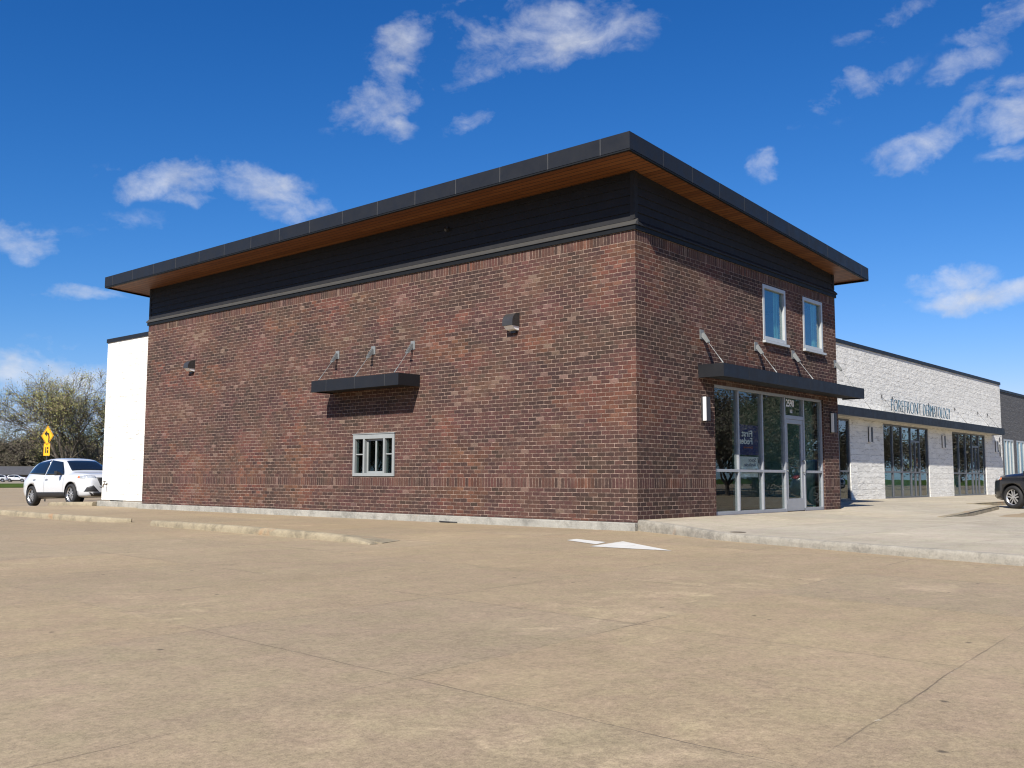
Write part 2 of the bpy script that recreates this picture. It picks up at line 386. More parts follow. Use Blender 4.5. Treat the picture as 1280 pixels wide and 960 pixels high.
def tag(o, label=None, cat=None, group=None, kind=None):
    if label: o['label'] = label
    if cat: o['category'] = cat
    if group: o['group'] = group
    if kind: o['kind'] = kind
    return o
def empty(name, loc, label=None, cat=None, group=None, rot=None):
    o = bpy.data.objects.new(name, None); COL.objects.link(o); o.location = loc; o.empty_display_size = .2
    if rot: o.rotation_euler = rot
    return tag(o, label, cat, group)
def kids(o): return [c for c in COL.objects if c.parent == o]
def copy_tree(o, parent=None):
    c = o.copy(); COL.objects.link(c)
    if parent is not None: c.parent = parent
    for ch in kids(o): copy_tree(ch, c)
    return c
def text_mesh(name, body, mat, size, sx, loc, rot, parent=None, extr=.006, mirror=False, align='LEFT', bold=0.):
    cu = bpy.data.curves.new(name, 'FONT'); cu.body = body; cu.size = size; cu.extrude = extr; cu.align_x = align; cu.offset = bold
    cu.resolution_u = 3
    ob = bpy.data.objects.new(name + '_tmp', cu); COL.objects.link(ob)
    dg = bpy.context.evaluated_depsgraph_get(); me = bpy.data.meshes.new_from_object(ob.evaluated_get(dg))
    bpy.data.objects.remove(ob); bpy.data.curves.remove(cu)
    off = Vector((0, 0, 0)); p = parent
    while p is not None: off += p.location; p = p.parent
    mat4 = Matrix.Translation(Vector(loc) - off) @ rot.to_4x4() @ Matrix.Diagonal((-sx if mirror else sx, 1, 1, 1))
    me.transform(mat4)
    if mirror: me.flip_normals()
    me.materials.clear(); me.materials.append(mat); me.name = name
    o = bpy.data.objects.new(name, me); COL.objects.link(o)
    if parent is not None: o.parent = parent
    return o
RX = Matrix.Rotation(R(90), 3, 'X')     # text upright, facing -y

# wall panels with openings. axis 'y': wall in plane x=k running along y; axis 'x': wall in plane y=k
def wall_panel(mb, axis, k, u0, u1, z0, z1, holes=(), soldiers=(), flip=False, depth=.12, dirn=1, udiv=None, mat=(0, 1)):
    us = sorted({u0, u1, *[h[0] for h in holes], *[h[1] for h in holes]} | (set(udiv) if udiv else set()))
    zs = sorted({z0, z1, *[h[2] for h in holes], *[h[3] for h in holes], *[q for s in soldiers for q in s]})
    P = (lambda u, z, d=0: (k + d * dirn, u, z)) if axis == 'y' else (lambda u, z, d=0: (u, k + d * dirn, z))
    for a, b in zip(us, us[1:]):
        for c, d in zip(zs, zs[1:]):
            mu, mz = (a + b) / 2, (c + d) / 2
            if any(h[0] < mu < h[1] and h[2] < mz < h[3] for h in holes): continue
            sol = [s for s in soldiers if s[0] < mz < s[1]]
            zb = sol[0][0] if sol else 0.
            # courses are counted from the base; above a soldier band they restart
            if not sol:
                below = [s[1] for s in soldiers if s[1] <= c + 1e-6]
                zb = max(below) if below else 0.
            uv = [(a, c - zb), (b, c - zb), (b, d - zb), (a, d - zb)]
            pts = [P(a, c), P(b, c), P(b, d), P(a, d)]
            if flip: pts = pts[::-1]; uv = uv[::-1]
            mb.face(pts, uv, mat[1] if sol else mat[0])
    for h in holes:
        a, b, c, d = h
        for (p, q, r2, s2), uv in ((((a, c, 0), (a, d, 0), (a, d, depth), (a, c, depth)), [(0, c), (0, d), (depth, d), (depth, c)]),
                                 (((b, c, 0), (b, c, depth), (b, d, depth), (b, d, 0)), [(0, c), (depth, c), (depth, d), (0, d)]),
                                 (((a, d, 0), (b, d, 0), (b, d, depth), (a, d, depth)), [(a, 0), (b, 0), (b, depth), (a, depth)]),
                                 (((a, c, 0), (a, c, depth), (b, c, depth), (b, c, 0)), [(a, 0), (a, depth), (b, depth), (b, 0)])):
            mb.face([P(*p), P(*q), P(*r2), P(*s2)], uv, mat[0])
# ------------------------------------------------------------------ brick building
BH_ = BH
Z1 = 7 * BH; Z2 = Z1 + SOL; Z3 = Z2 + 55 * BH; Z4 = Z3 + SOL
LX, LY, HW = 9.30, 18.25, 5.50
SOLD = [(Z1, Z2), (Z3, Z4)]
BB = empty('brick_building', (0, 0, 0), 'two-storey dark red brick building with charcoal overhanging slanted roof and wood soffit', 'building')
SF = (2.92, 8.40, .0, 2.75)              # storefront opening
DW = (6.69, 8.17, .80, 1.795)            # drive-through window opening
UW = [(5.20, 6.37, 3.95, 5.24), (7.33, 8.47, 3.97, 5.25)]
mb = MB()
wall_panel(mb, 'y', 0, 0, LY, -.045, HW, [DW], SOLD, flip=True, depth=.14)
wall_panel(mb, 'x', 0, 0, LX, 0, HW, [SF] + UW, SOLD, depth=.16)
wall_panel(mb, 'y', LX, 0, LY, 0, HW, [], SOLD)
wall_panel(mb, 'x', LY, 0, LX, 0, HW, [], SOLD, flip=True)
mb.build('brick_wall', [M['brick'], M['soldier']], BB)

# flashing on all four sides + sloped sill under the siding, grey on the long wall
def ring(mb, prof, x0, x1, y0, y1):
    """sweep a (out, z) profile round the rectangle"""
    n = len(prof)
    def cor(o, z): return [(x0 - o, y0 - o, z), (x1 + o, y0 - o, z), (x1 + o, y1 + o, z), (x0 - o, y1 + o, z)]
    C_ = [cor(o, z) for o, z in prof]
    for i in range(n):
        a, b = C_[i], C_[(i + 1) % n]
        for k in range(4): mb.face([a[k], a[(k + 1) % 4], b[(k + 1) % 4], b[k]])
mb = MB(); ring(mb, [(-.02, 5.487), (.035, 5.487), (.035, 5.575), (-.02, 5.575)], 0, LX, 0, LY); mb.build('flashing', M['drip'], BB)
mb = MB(); tp = [(.03, 5.578), (-.06, 5.578), (-.06, 5.612), (.02, 5.695), (.03, 5.695)]
mb.hexa([(x, -.06, z) for x, z in tp], [(x, LY + .06, z) for x, z in tp]); mb.build('trim_band', M['trim'], BB)
mb = MB(); mb.hexa([(.031, y, z) for y, z in tp], [(LX + .06, y, z) for y, z in tp]); mb.build('trim_band', M['siding'], BB)  # front band coloured charcoal to stand for the shade under the eave

# roof: mono-pitch slab falling towards +x
SL = .0585; ZS0 = 6.645
RX0, RX1, RY0, RY1 = -1.0, 10.2, -.575, 19.22
sof = lambda x: ZS0 - SL * x
TH = .30
# siding: lapped boards, clipped by the sloping soffit
mb = MB(); I = .02; LAP = .165
z = 5.68; 
def lap_strip(p0a, p0b, p1b, p1a, n):
    """board with bottom edge p0 (pushed out) and top edge p1"""
    o = Vector(n) * .024
    a, b, c, d = Vector(p0a) + o, Vector(p0b) + o, Vector(p1b), Vector(p1a)
    mb.face([a, b, c, d]); mb.face([Vector(p0a), Vector(p0b), b, a])
while z < 6.66:
    zt = z + LAP
    for xx, nn in ((I, (-1, 0, 0)), (LX - I, (1, 0, 0))):
        top = sof(xx) - .004
        if z < top: lap_strip((xx, I, z), (xx, LY - I, z), (xx, LY - I, min(zt, top)), (xx, I, min(zt, top)), nn)
    for yy, nn in ((I, (0, -1, 0)), (LY - I, (0, 1, 0))):
        xb = min(LX - I, (ZS0 - .004 - z) / SL); xt = min(LX - I, (ZS0 - .004 - zt) / SL)
        if xb > I:
            pts = [(I, yy, z), (xb, yy, z)] + ([(xt, yy, zt), (I, yy, zt)] if xt > I else [(I, yy, sof(I) - .004)])
            if xt > I and xb < LX - I - .01 or xt > I: lap_strip(pts[0], pts[1], pts[2], pts[3], nn)
            else: mb.face(pts)
            if xt > I and xt < LX - I - 1e-3 and xb >= LX - I - 1e-3:
                mb.face([(LX - I, yy, z), (LX - I, yy, sof(LX - I) - .004), (xt, yy, zt)])
    z = zt
mb.build('siding', M['siding'], BB)
for (cx, cy) in ((0, 0), (0, LY), (LX, 0), (LX, LY)):
    mb = MB(); sx = 1 if cx == 0 else -1; sy = 1 if cy == 0 else -1
    zt = sof(cx) - .003
    mb.box((cx + sx * -.004, cy + sy * -.004, 5.70), (cx + sx * .10, cy + sy * .012, zt)); mb.box((cx + sx * -.004, cy + sy * .013, 5.70), (cx + sx * .012, cy + sy * .10, zt))
    mb.build('corner_board', M['siding'], BB)
# inner core so that no light leaks through
mb = MB(); mb.hexa([(.3, .3, 5.3), (LX - .3, .3, 5.3), (LX - .3, LY - .3, 5.3), (.3, LY - .3, 5.3)], [(.3, .3, sof(.3) + .1), (LX - .3, .3, sof(LX) + .1), (LX - .3, LY - .3, sof(LX) + .1), (.3, LY - .3, sof(.3) + .1)])
mb.build('attic_core', M['roof'], BB)
mb = MB()
e = .035
lo = [(RX0 + e, RY0 + e, sof(RX0 + e) + .03), (RX1 - e, RY0 + e, sof(RX1 - e) + .03), (RX1 - e, RY1 - e, sof(RX1 - e) + .03), (RX0 + e, RY1 - e, sof(RX0 + e) + .03)]
mb.hexa(lo, [(x, y, z + TH - .05) for x, y, z in lo])
roof = mb.build('roof', M['roof'], BB)
mb = MB()
a = .03
mb.hexa([(x, y, sof(x)) for x, y in ((RX0 + a, RY0 + a), (RX1 - a, RY0 + a), (RX1 - a, RY1 - a), (RX0 + a, RY1 - a))], [(x, y, sof(x) + .025) for x, y in ((RX0 + a, RY0 + a), (RX1 - a, RY0 + a), (RX1 - a, RY1 - a), (RX0 + a, RY1 - a))])
mb.build('soffit', M['wood'], roof)
# fascia, panel by panel with open joints showing a lighter splice plate
mb = MB(); ms = MB(); md = MB()
def fascia_side(p, q, n, seams):
    p, q, n = Vector(p), Vector(q), Vector(n)
    L = (q - p); ts = [0.] + seams + [1.]
    for t0, t1 in zip(ts, ts[1:]):
        gap = .009 / (q - p).length
        a, b = p + L * (t0 + (gap if t0 > 0 else 0)), p + L * (t1 - (gap if t1 < 1 else 0))
        lo_ = [Vector((v.x, v.y, sof(v.x) - .012)) for v in (a, b)]
        i0 = [v - n * .03 for v in lo_]
        mb.hexa([lo_[0], lo_[1], i0[1], i0[0]], [v + Vector((0, 0, TH + .012)) for v in (lo_[0], lo_[1], i0[1], i0[0])])
    for t in seams:
        c = p + L * t; w = L.normalized() * .02
        lo_ = [Vector(((c + s * w).x, (c + s * w).y, sof((c + s * w).x) - .012)) - n * .0035 for s in (-1, 1)]
        i0 = [v - n * .012 for v in lo_]
        ms.hexa([lo_[0], lo_[1], i0[1], i0[0]], [v + Vector((0, 0, TH + .008)) for v in (lo_[0], lo_[1], i0[1], i0[0])])
    a, b = p - n * .002, q - n * .002
    lo_ = [Vector((v.x, v.y, sof(v.x) - .045)) - n * .006 for v in (a, b)]; i0 = [v - n * .05 for v in lo_]
    md.hexa([lo_[0], lo_[1], i0[1], i0[0]], [v + Vector((0, 0, .031)) for v in (lo_[0], lo_[1], i0[1], i0[0])])
ny = [(.08 + 1.243 * k - RY0) / (RY1 - RY0) for k in range(16) if .08 + 1.243 * k < RY1 - .2]
fascia_side((RX0, RY0, 0), (RX0, RY1, 0), (-1, 0, 0), ny)
fascia_side((RX1, RY0, 0), (RX1, RY1, 0), (1, 0, 0), ny)
nx = [(.096 + 1.072 * k - RX0) / (RX1 - RX0) for k in range(10)]
e2 = .0305
fascia_side((RX0 + e2, RY0, 0), (RX1 - e2, RY0, 0), (0, -1, 0), nx)
fascia_side((RX0 + e2, RY1, 0), (RX1 - e2, RY1, 0), (0, 1, 0), nx)
i0 = len(mb.v); mb.v += ms.v; mb.f += [tuple(i + i0 for i in f) for f in ms.f]; mb.uv += ms.uv; mb.m += [1] * len(ms.f)
fo = mb.build('fascia', [M['dark_metal'], M['seam']], roof); md.build('drip_edge', M['drip'], roof)

# canopies: a flat tray of dark metal panels hung on rods
def canopy(parent, axis, k, u0, u1, z0, z1, dep, rods, seams, name='canopy', sgn=-1, rod_z=3.80, rod_du=0., under=None, rs=1., rod_mat=None, plates=True):
    """axis 'x': wall y=k, canopy projects to y=k-dep ; axis 'y': wall x=k"""
    P = (lambda u, d, z: (u, k + sgn * d, z)) if axis == 'x' else (lambda u, d, z: (k + sgn * d, u, z))
    m1 = MB(); m1.box(P(u0 + .02, .004, z0 + .03), P(u1 - .02, dep - .02, z1 - .03))
    c = m1.build(name, under or M['siding'], parent)
    m2 = MB(); m3 = MB()
    us = [u0] + list(seams) + [u1]
    for a, b in zip(us, us[1:]): m2.box(P(a + (.007 if a > u0 else 0), dep - .018, z0), P(b - (.007 if b < u1 else 0), dep, z1))
    for s in seams: m3.box(P(s - .02, dep - .016, z0 + .002), P(s + .02, dep - .004, z1 - .002))
    for a in (u0, u1 - .018): m2.box(P(a, .002, z0), P(a + .018, dep - .0185, z1))
    i0 = len(m2.v); m2.v += m3.v; m2.f += [tuple(i + i0 for i in f) for f in m3.f]; m2.uv += m3.uv; m2.m += [1] * len(m3.f)
    m2.build('fascia', [M['dark_metal'], M['seam']], c)
    for r_ in rods:
        m4 = MB()
        top = Vector(P(r_, .03, rod_z)); bot = Vector(P(r_ + rod_du, dep - .09, z1 + .02))
        d = (bot - top); t1 = top + d * .28; t2 = top + d * .8
        m4.tube([t1, t2], .009 * rs, 6); m4.tube([t2, bot], [.015 * rs, .022 * rs], 6)
        # clevis arm: two flat plates bolted to a wall plate
        side = Vector(P(1, 0, 0)) - Vector(P(0, 0, 0)); dn = d.normalized(); nn = side.cross(dn).normalized()
        for s in ((-.028 * rs, .028 * rs) if plates else ()):
            o = side * s
            c0, c1 = top - dn * .02, top + d * .28
            m4.hexa([c0 + o - nn * .045, c1 + o - nn * .03, c1 + o + nn * .03, c0 + o + nn * .045], [q + side * .010 for q in (c0 + o - nn * .045, c1 + o - nn * .03, c1 + o + nn * .03, c0 + o + nn * .045)])
        if plates: m4.box(P(r_ - .07, .002, rod_z - .10), P(r_ + .07, .016, rod_z + .10))
        else: m4.tube([top, t1], .009 * rs, 6); m4.box(P(r_ - .03, .002, rod_z - .05), P(r_ + .03, .03, rod_z + .05))
        m4.tube([t1 - side * .05, t1 + side * .05], .016, 6)
        m4.build('support_rod', rod_mat or M['steel'], c)
    return c
canopy(BB, 'y', 0, 5.88, 9.02, 2.83, 3.10, .66, [6.12, 7.50, 8.85], [6.35, 7.4, 8.45], rs=.7)
canopy(BB, 'x', 0, 2.27, 9.62, 2.83, 3.095, .585, [2.42, 4.82, 6.72, 9.2], [3.35, 4.75, 6.35, 7.9, 8.75], rod_z=3.74, rs=.7)

# storefront
st = MB(); y0, y1 = .045, .150
xs = [2.92, 4.033, 5.165, 6.312, 7.343, 8.40]; fw = .058
TZ = .94; HZ = 2.75
st.box((xs[0], y0, HZ - fw), (xs[-1], y1, HZ)); st.box((xs[0], y0, .0), (xs[3] + .03, y1, .075)); st.box((xs[4] - .03, y0, .0), (xs[5], y1, .075))
for i, x in enumerate(xs):
    a, b = (x, x + fw) if i == 0 else ((x - fw, x) if i == 5 else (x - .03, x + .03))
    st.box((a, y0 - .002, .0755 if i in (0, 1, 2, 5) else .004), (b, y1 - .002, HZ - fw - .0005))
for i in (0, 1, 2, 4): st.box((xs[i] + .03, y0 + .002, TZ - .03), (xs[i + 1] - .03, y1 - .004, TZ + .03))
st.box((xs[3] + .03, y0 + .002, 2.185), (xs[4] - .03, y1 - .004, 2.275))
stf = st.build('storefront_frame', M['alu'], BB, bevel=.003)
for i in (0, 1, 2, 4):
    for (za, zb) in ((.075, TZ - .03), (TZ + .03, HZ - fw)):
        m1 = MB(); m1.box((xs[i] + .028, .092, za - .002), (xs[i + 1] - .028, .100, zb + .002)); m1.build('pane', M['glass'], stf)
m1 = MB(); m1.box((xs[3] + .028, .092, 2.273), (xs[4] - .028, .100, HZ - fw + .002)); m1.build('pane', M['glass'], stf)
t1 = text_mesh('street_number', '2590', M['letter_white'], .235, .92, (6.47, .088, 2.49), RX, stf, .002, bold=.004)
t1 = text_mesh('suite_number', '101', M['letter_white'], .125, .85, (6.66, .088, 2.335), RX, stf, .002, bold=.003)
# door
m1 = MB(); dx0, dx1 = xs[3] + .034, xs[4] - .034; y0d, y1d = .06, .115
m1.box((dx0, y0d, .012), (dx1, y1d, .30)); m1.box((dx0, y0d, 2.08), (dx1, y1d, 2.18))
m1.box((dx0, y0d + .001, .3005), (dx0 + .115, y1d - .001, 2.0795)); m1.box((dx1 - .115, y0d + .001, .3005), (dx1, y1d - .001, 2.0795))
door = m1.build('door', M['alu'], BB, bevel=.003)
m1 = MB(); m1.box((dx0 + .113, .084, .298), (dx1 - .113, .092, 2.082)); m1.build('pane', M['glass'], door)
m1 = MB(); m1.tube([(dx1 - .055, .055, .93), (dx1 - .055, .0, .93), (dx1 - .055, -.01, 1.0), (dx1 - .055, -.01, 1.16), (dx1 - .055, .0, 1.20), (dx1 - .055, .055, 1.20)], .014, 8); m1.build('handle', M['steel'], door, smooth=True)
m1 = MB(); m1.box((dx0 + .03, .05, 1.00), (dx0 + .09, .059, 1.16)); m1.tube([(dx0 + .06, .058, .95), (dx0 + .06, .03, .95)], .022, 8); m1.build('lock', M['steel'], door)
m1 = MB(); m1.tube([(dx0 + .1, .13, 1.03), (dx0 + .25, .19, 1.06), (dx0 + .6, .19, 1.06), (dx1 - .1, .13, 1.03)], .017, 6); m1.build('push_bar', M['steel'], door)
for hz in (.22, 1.1, 1.95):
    m1 = MB(); m1.tube([(dx0 - .006, .052, hz - .05), (dx0 - .006, .052, hz + .05)], .012, 8); m1.build('hinge', M['alu'], door)

# upper windows
for (a, b, c, d) in UW:
    m1 = MB(); f = .085; yy0, yy1 = -.015, .09
    m1.box((a, yy0, c), (a + f, yy1, d)); m1.box((b - f, yy0, c), (b, yy1, d)); m1.box((a + f, yy0, d - f), (b - f, yy1, d)); m1.box((a + f, yy0, c), (b - f, yy1, c + f))
    w = m1.build('window', M['white_alu'], BB, bevel=.004)
    m1 = MB(); m1.box((a + f - .002, .045, c + f - .002), (b - f + .002, .053, d - f + .002)); m1.build('pane', M['blue_glass'], w)
    m1 = MB(); m1.hexa([(a - .03, -.075, c - .075), (b + .05, -.075, c - .075), (b + .05, .1, c - .075), (a - .03, .1, c - .075)], [(a - .03, -.075, c - .02), (b + .05, -.075, c - .02), (b + .05, .1, c - .002), (a - .03, .1, c - .002)]); m1.build('sill', M['white_alu'], w)

# drive-through window
a, b, c, d = DW; m1 = MB(); f = .075
m1.box((-.03, a, c), (.10, a + f, d)); m1.box((-.03, b - f, c), (.10, b, d)); m1.box((-.03, a + f, d - .11), (.10, b - f, d)); m1.box((-.03, a + f, c), (.10, b - f, c + f))
q1, q2 = a + .36, b - .40
for q in (q1, q2): m1.box((-.028, q - .03, c + f), (.098, q + .03, d - .11))
for (u, v) in ((a + f, q1 - .03), (q2 + .03, b - f)): m1.box((.012, u, 1.305), (.06, v, 1.333))
dw = m1.build('window', M['grey_alu'], BB, bevel=.004); tag(dw, 'sliding drive-through service window in a white frame')
for (u, v) in ((a + f, q1 - .03), (q2 + .03, b - f)):
    for (za, zb) in ((c + f, 1.305), (1.333, d - .11)):
        m1 = MB(); m1.box((.035, u - .002, za - .002), (.042, v + .002, zb + .002)); m1.build('pane', M['dark_glass'], dw)
mid = (q1 + q2) / 2 - .02
for (u, v, xx) in ((q1 + .03, mid + .02, .03), (mid - .02, q2 - .03, .055)):
    m1 = MB(); g = .045
    za, zb = c + f, d - .11
    m1.box((xx, u, za), (xx + .03, u + g, zb)); m1.box((xx, v - g, za), (xx + .03, v, zb)); m1.box((xx, u + g, za), (xx + .03, v - g, za + g)); m1.box((xx, u + g, zb - g), (xx + .03, v - g, zb))
    s_ = m1.build('sash', M['grey_alu'], dw)
    m1 = MB(); m1.box((xx + .012, u + g - .002, za + g - .002), (xx + .018, v - g + .002, zb - g + .002)); m1.build('pane', M['dark_glass'], dw)
m1 = MB(); m1.box((-.045, a - .01, d + .002), (.0, b + .01, d + .022)); m1.build('head_trim', M['grey_alu'], dw)
# interior behind the glass
m1 = MB(); m1.box((.35, .2, -.05), (LX - .25, 9.5, .006)); m1.build('floor', M['floor_in'], BB)
m1 = MB()
m1.box((.9, 9.3, .01), (LX - .3, 9.45, 5.2)); m1.box((LX - .28, .25, .01), (LX - .15, 9.29, 5.2)); m1.box((.92, .25, 2.95), (LX - .3, 9.29, 3.05))
m1.build('interior_wall', M['wall_in'], BB)
m1 = MB(); m1.box((8.46, .35, .01), (8.6, 2.6, 2.9)); m1.build('partition', M['wall_teal'], BB)
for (a, b, c, d) in UW:
    m1 = MB(); n = 14
    for k in range(n):
        u0, u1 = b - .27 + .40 * k / n, b - .27 + .40 * (k + 1) / n
        m1.face([(u0, .17 + .02 * math.sin(k * 1.7), c - .1), (u1, .17 + .02 * math.sin((k + 1) * 1.7), c - .1), (u1 + .0, .17 + .02 * math.sin((k + 1) * 1.7), d + .1), (u0 + .12, .17 + .02 * math.sin(k * 1.7), d + .1)])
    m1.build('curtain', M['curtain'], BB)
m1 = MB(); m1.box((.35, 5.2, .01), (.85, 5.3, 2.6)); m1.box((.88, 5.3, .01), (.9, 9.3, 2.6)); m1.box((.36, 6.3, .01), (.7, 8.6, .78)); m1.build('service_counter', M['floor_in'], BB)

# ------------------------------------------------------------------ fixtures on the brick walls
def wall_pack(y, z0, z1, label):
    w = (z1 - z0) * .70; zc = (z0 + z1) / 2
    o = empty('wall_light', (0, y, zc), label, 'wall light', 'hooded lights on the brick wall')
    h = z1 - z0; m1 = MB(); n = 8; prof = []
    prof = [(0, z1)] + [(.06 + .17 * math.sin(t * math.pi / 2 / n), z1 - .02 - (h * .52) * (1 - math.cos(t * math.pi / 2 / n))) for t in range(n + 1)] + [(.23, z0 + .11), (0, z0 + .11)]
    m1.hexa([(-p - .002, y - w / 2, z) for p, z in prof], [(-p - .002, y + w / 2, z) for p, z in prof]); m1.build('housing', M['fixture'], o)
    m1 = MB(); m1.hexa([(-.004, y - w * .44, z0 + .02), (-.13, y - w * .44, z0 + .04), (-.21, y - w * .44, z0 + .108), (-.004, y - w * .44, z0 + .108)], [(-.004, y + w * .44, z0 + .02), (-.13, y + w * .44, z0 + .04), (-.21, y + w * .44, z0 + .108), (-.004, y + w * .44, z0 + .108)]); m1.build('lens', M['lens'], o)
    m1 = MB(); m1.box((-.05, y - .07, z0 - .03), (-.003, y + .07, z0 + .018)); m1.build('back_box', M['fixture'], o)
wall_pack(3.03, 3.81, 4.21, 'dark hooded wall light high on the brick, nearer the building corner')
wall_pack(15.58, 3.83, 4.19, 'dark hooded wall light high on the brick, near the white block wing')
m1 = MB(); m1.tube([(.0, 5.02, 6.33), (-.05, 5.02, 6.33)], .05, 10); m1.tube([(-.05, 5.02, 6.33), (-.09, 5.02, 6.30)], [.045, .035], 10)
tag(m1.build('security_camera', M['fixture'], None), 'tiny dark camera on the charcoal siding under the soffit', 'camera')
def slim_light(x, k, z0, z1, label, group, pmat=M['fixture'], w=.16, depth=.105):
    o = empty('wall_light', (x, k, (z0 + z1) / 2), label, 'wall light', group)
    m1 = MB(); m1.box((x - w / 2 - .01, k - .03, z0 - .01), (x + w / 2 + .01, k - .002, z1 + .01)); m1.build('back_plate', pmat, o)
    m1 = MB(); m1.box((x - w / 2, k - depth, z0), (x + w / 2 - .02, k - .0305, z1)); m1.build('lens', M['lens'], o, bevel=.006)
    m1 = MB(); m1.box((x - w / 2 + .012, k - depth - .012, z0 - .005), (x + w / 2, k - depth - .0005, z1 + .005)); m1.build('front_cover', pmat, o)
slim_light(2.46, 0, 1.95, 2.44, 'slim white-sided light on the sunlit brick left of the glass storefront', 'slim lights beside the storefront')
slim_light(8.86, 0, 1.95, 2.44, 'slim white-sided light on the shaded brick pier right of the glass door', 'slim lights beside the storefront')
# posters hanging inside the second pane
po = empty('window_poster', (5.1, .2, 1.65), 'navy poster with mirrored white words hanging inside the storefront glass', 'poster')
m1 = MB(); m1.box((4.075, .105, 1.29), (5.06, .112, 1.96)); m1.build('board', M['navy'], po)
RM = RX
text_mesh('lettering', 'First', M['letter_white'], .20, 1.4, (4.78, .103, 1.70), RX, po, .001, True, bold=.004)
text_mesh('lettering', 'Federal', M['letter_white'], .20, 1.4, (4.78, .103, 1.535), RX, po, .001, True, bold=.004)
text_mesh('lettering', 'Community', M['amber'], .07, 1.3, (4.78, .103, 1.44), RX, po, .001, True)
# hide words beyond the board edge by cutting them there
for o in kids(po):
    if o.name.startswith('lettering'):
        bm = bmesh.new(); bm.from_mesh(o.data)
        bmesh.ops.bisect_plane(bm, geom=bm.verts[:] + bm.edges[:] + bm.faces[:], plane_co=(4.09 - 5.1, 0, 0), plane_no=(-1, 0, 0), clear_outer=True)
        bm.to_mesh(o.data); bm.free()
po2 = empty('paper_notice', (4.9, .2, 1.1), 'white paper notice with mirrored dark print below the navy poster', 'notice')
m1 = MB(); m1.box((4.09, .106, .985), (5.04, .112, 1.255)); m1.build('sheet', M['paper'], po2)
m1 = MB(); m1.box((4.09, .106, .80), (5.02, .112, .90)); m1.build('sheet', M['paper'], po2)
text_mesh('lettering', 'Space', M['ink'], .11, 1.4, (4.92, .104, 1.15), RX, po2, .001, True)
text_mesh('lettering', 'Available', M['ink'], .11, 1.4, (4.92, .104, 1.04), RX, po2, .001, True)
m1 = MB(); m1.tube([(4.99, .104, 1.06), (5.03, .104, 1.16), (5.00, .104, 1.23)], .005, 5); m1.build('mark', M['ink'], po2)

# ------------------------------------------------------------------ white block building behind
WB = empty('white_block_building', (20, 10, 0), 'low white split-face block building with black parapet cap behind the brick block', 'building')
WY, WX1, WZ = 2.75, 35.30, 5.36
bays = [(14.3, 16.88), (19.93, 24.76), (27.76, 32.50)]
hol = [(a, b, .06, 2.77) for a, b in bays]
mb = MB()
def rough_strip(u0, u1, du=.8): return [u0 + du * k for k in range(1, int((u1 - u0) / du))]
wall_panel(mb, 'x', WY, LX, WX1, 0.0, WZ, hol, depth=.13)
wall_panel(mb, 'y', .40, LY, 21.70, 0, WZ, flip=True)
wall_panel(mb, 'x', 21.70, .40, WX1, 0, WZ, flip=True)
wall_panel(mb, 'y', WX1, WY, 21.70, 0, WZ)
mb.build('block_wall', M['block'], WB)
mb = MB(); ring(mb, [(-.25, 5.10), (.03, 5.10), (.03, 5.395), (-.25, 5.395)], .40, WX1, WY, 21.70)
mb2 = MB()
def cap(mbx, x0, y0, x1, y1): mbx.box((x0, y0, 5.29), (x1, y1, 5.42))
cap(mb2, LX + .06, WY - .035, WX1 + .035, WY + .25); cap(mb2, .365, LY + .06, .65, 21.735); cap(mb2, .6505, 21.45, WX1 + .035, 21.735); cap(mb2, WX1 - .25, WY + .2505, WX1 + .035, 21.4495)
mb2.build('parapet_cap', M['dark_metal'], WB)
mb = MB(); mb.box((LX + .1, WY + .2, 5.0), (WX1 - .2, 21.5, 5.08)); mb.box((.6, LY + .1, 5.0), (LX + .099, 21.5, 5.08)); mb.build('flat_roof', M['roof'], WB)
# canopy along the front
canopy(WB, 'x', WY, LX + .06, 33.62, 2.81, 3.11, .56, [17.6, 19.85, 20.9, 24.9, 28.2, 31.5, 33.0], [11.4 + 2.05 * k for k in range(11)], rod_z=3.74, under=M['block'], rs=.7, rod_mat=M['seam'], plates=False)
for (a, b, c, d) in hol:
    m1 = MB(); yy0, yy1 = WY + .03, WY + .11; f = .06
    n = 5 if b - a > 3 else 3
    xs_ = [a + (b - a) * k / n for k in range(n + 1)]
    m1.box((a, yy0, d - f), (b, yy1, d)); m1.box((a, yy0, c), (b, yy1, c + f))
    for k, x in enumerate(xs_):
        p, q = (x, x + f) if k == 0 else ((x - f, x) if k == n else (x - f / 2, x + f / 2))
        m1.box((p, yy0 - .002, c + f + .0005), (q, yy1 - .002, d - f - .0005))
    for k in range(n):
        if n == 5 and k == 3: m1.box((xs_[k] + f / 2, yy0 + .002, 2.17), (xs_[k + 1] - f / 2, yy1 - .004, 2.25)); m1.box(((xs_[k] + xs_[k+1]) / 2 - .02, yy0 + .001, c + f), ((xs_[k] + xs_[k+1]) / 2 + .02, yy1 - .003, 2.1695))
        m1.box((xs_[k] + f / 2 + .002, yy0 + .003, .995), (xs_[k + 1] - f / 2 - .002, yy1 - .005, 1.055))
    w = m1.build('window', M['dark_alu'], WB)
    # outer bar caps of dark anodised metal
    for k in range(n):
        m1 = MB(); m1.box((xs_[k] + .02, WY + .066, c + .04), (xs_[k + 1] - .02, WY + .074, d - .04)); m1.build('pane', M['wing_glass'], w)
m1 = MB(); m1.box((LX + .3, WY + .3, .0), (WX1 - .3, 9.5, .095)); m1.build('floor', M['floor_in'], WB)
m1 = MB(); m1.box((LX + .3, 8.0, .1), (WX1 - .3, 8.1, 2.95)); m1.box((LX + .3, WY + .3, 2.95), (WX1 - .3, 8.1, 3.0))
for x in (17.5, 26.2, 33.6): m1.box((x, WY + .3, .1), (x + .1, 7.99, 2.949))
m1.build('interior_wall', M['wall_in'], WB)
m1 = MB()
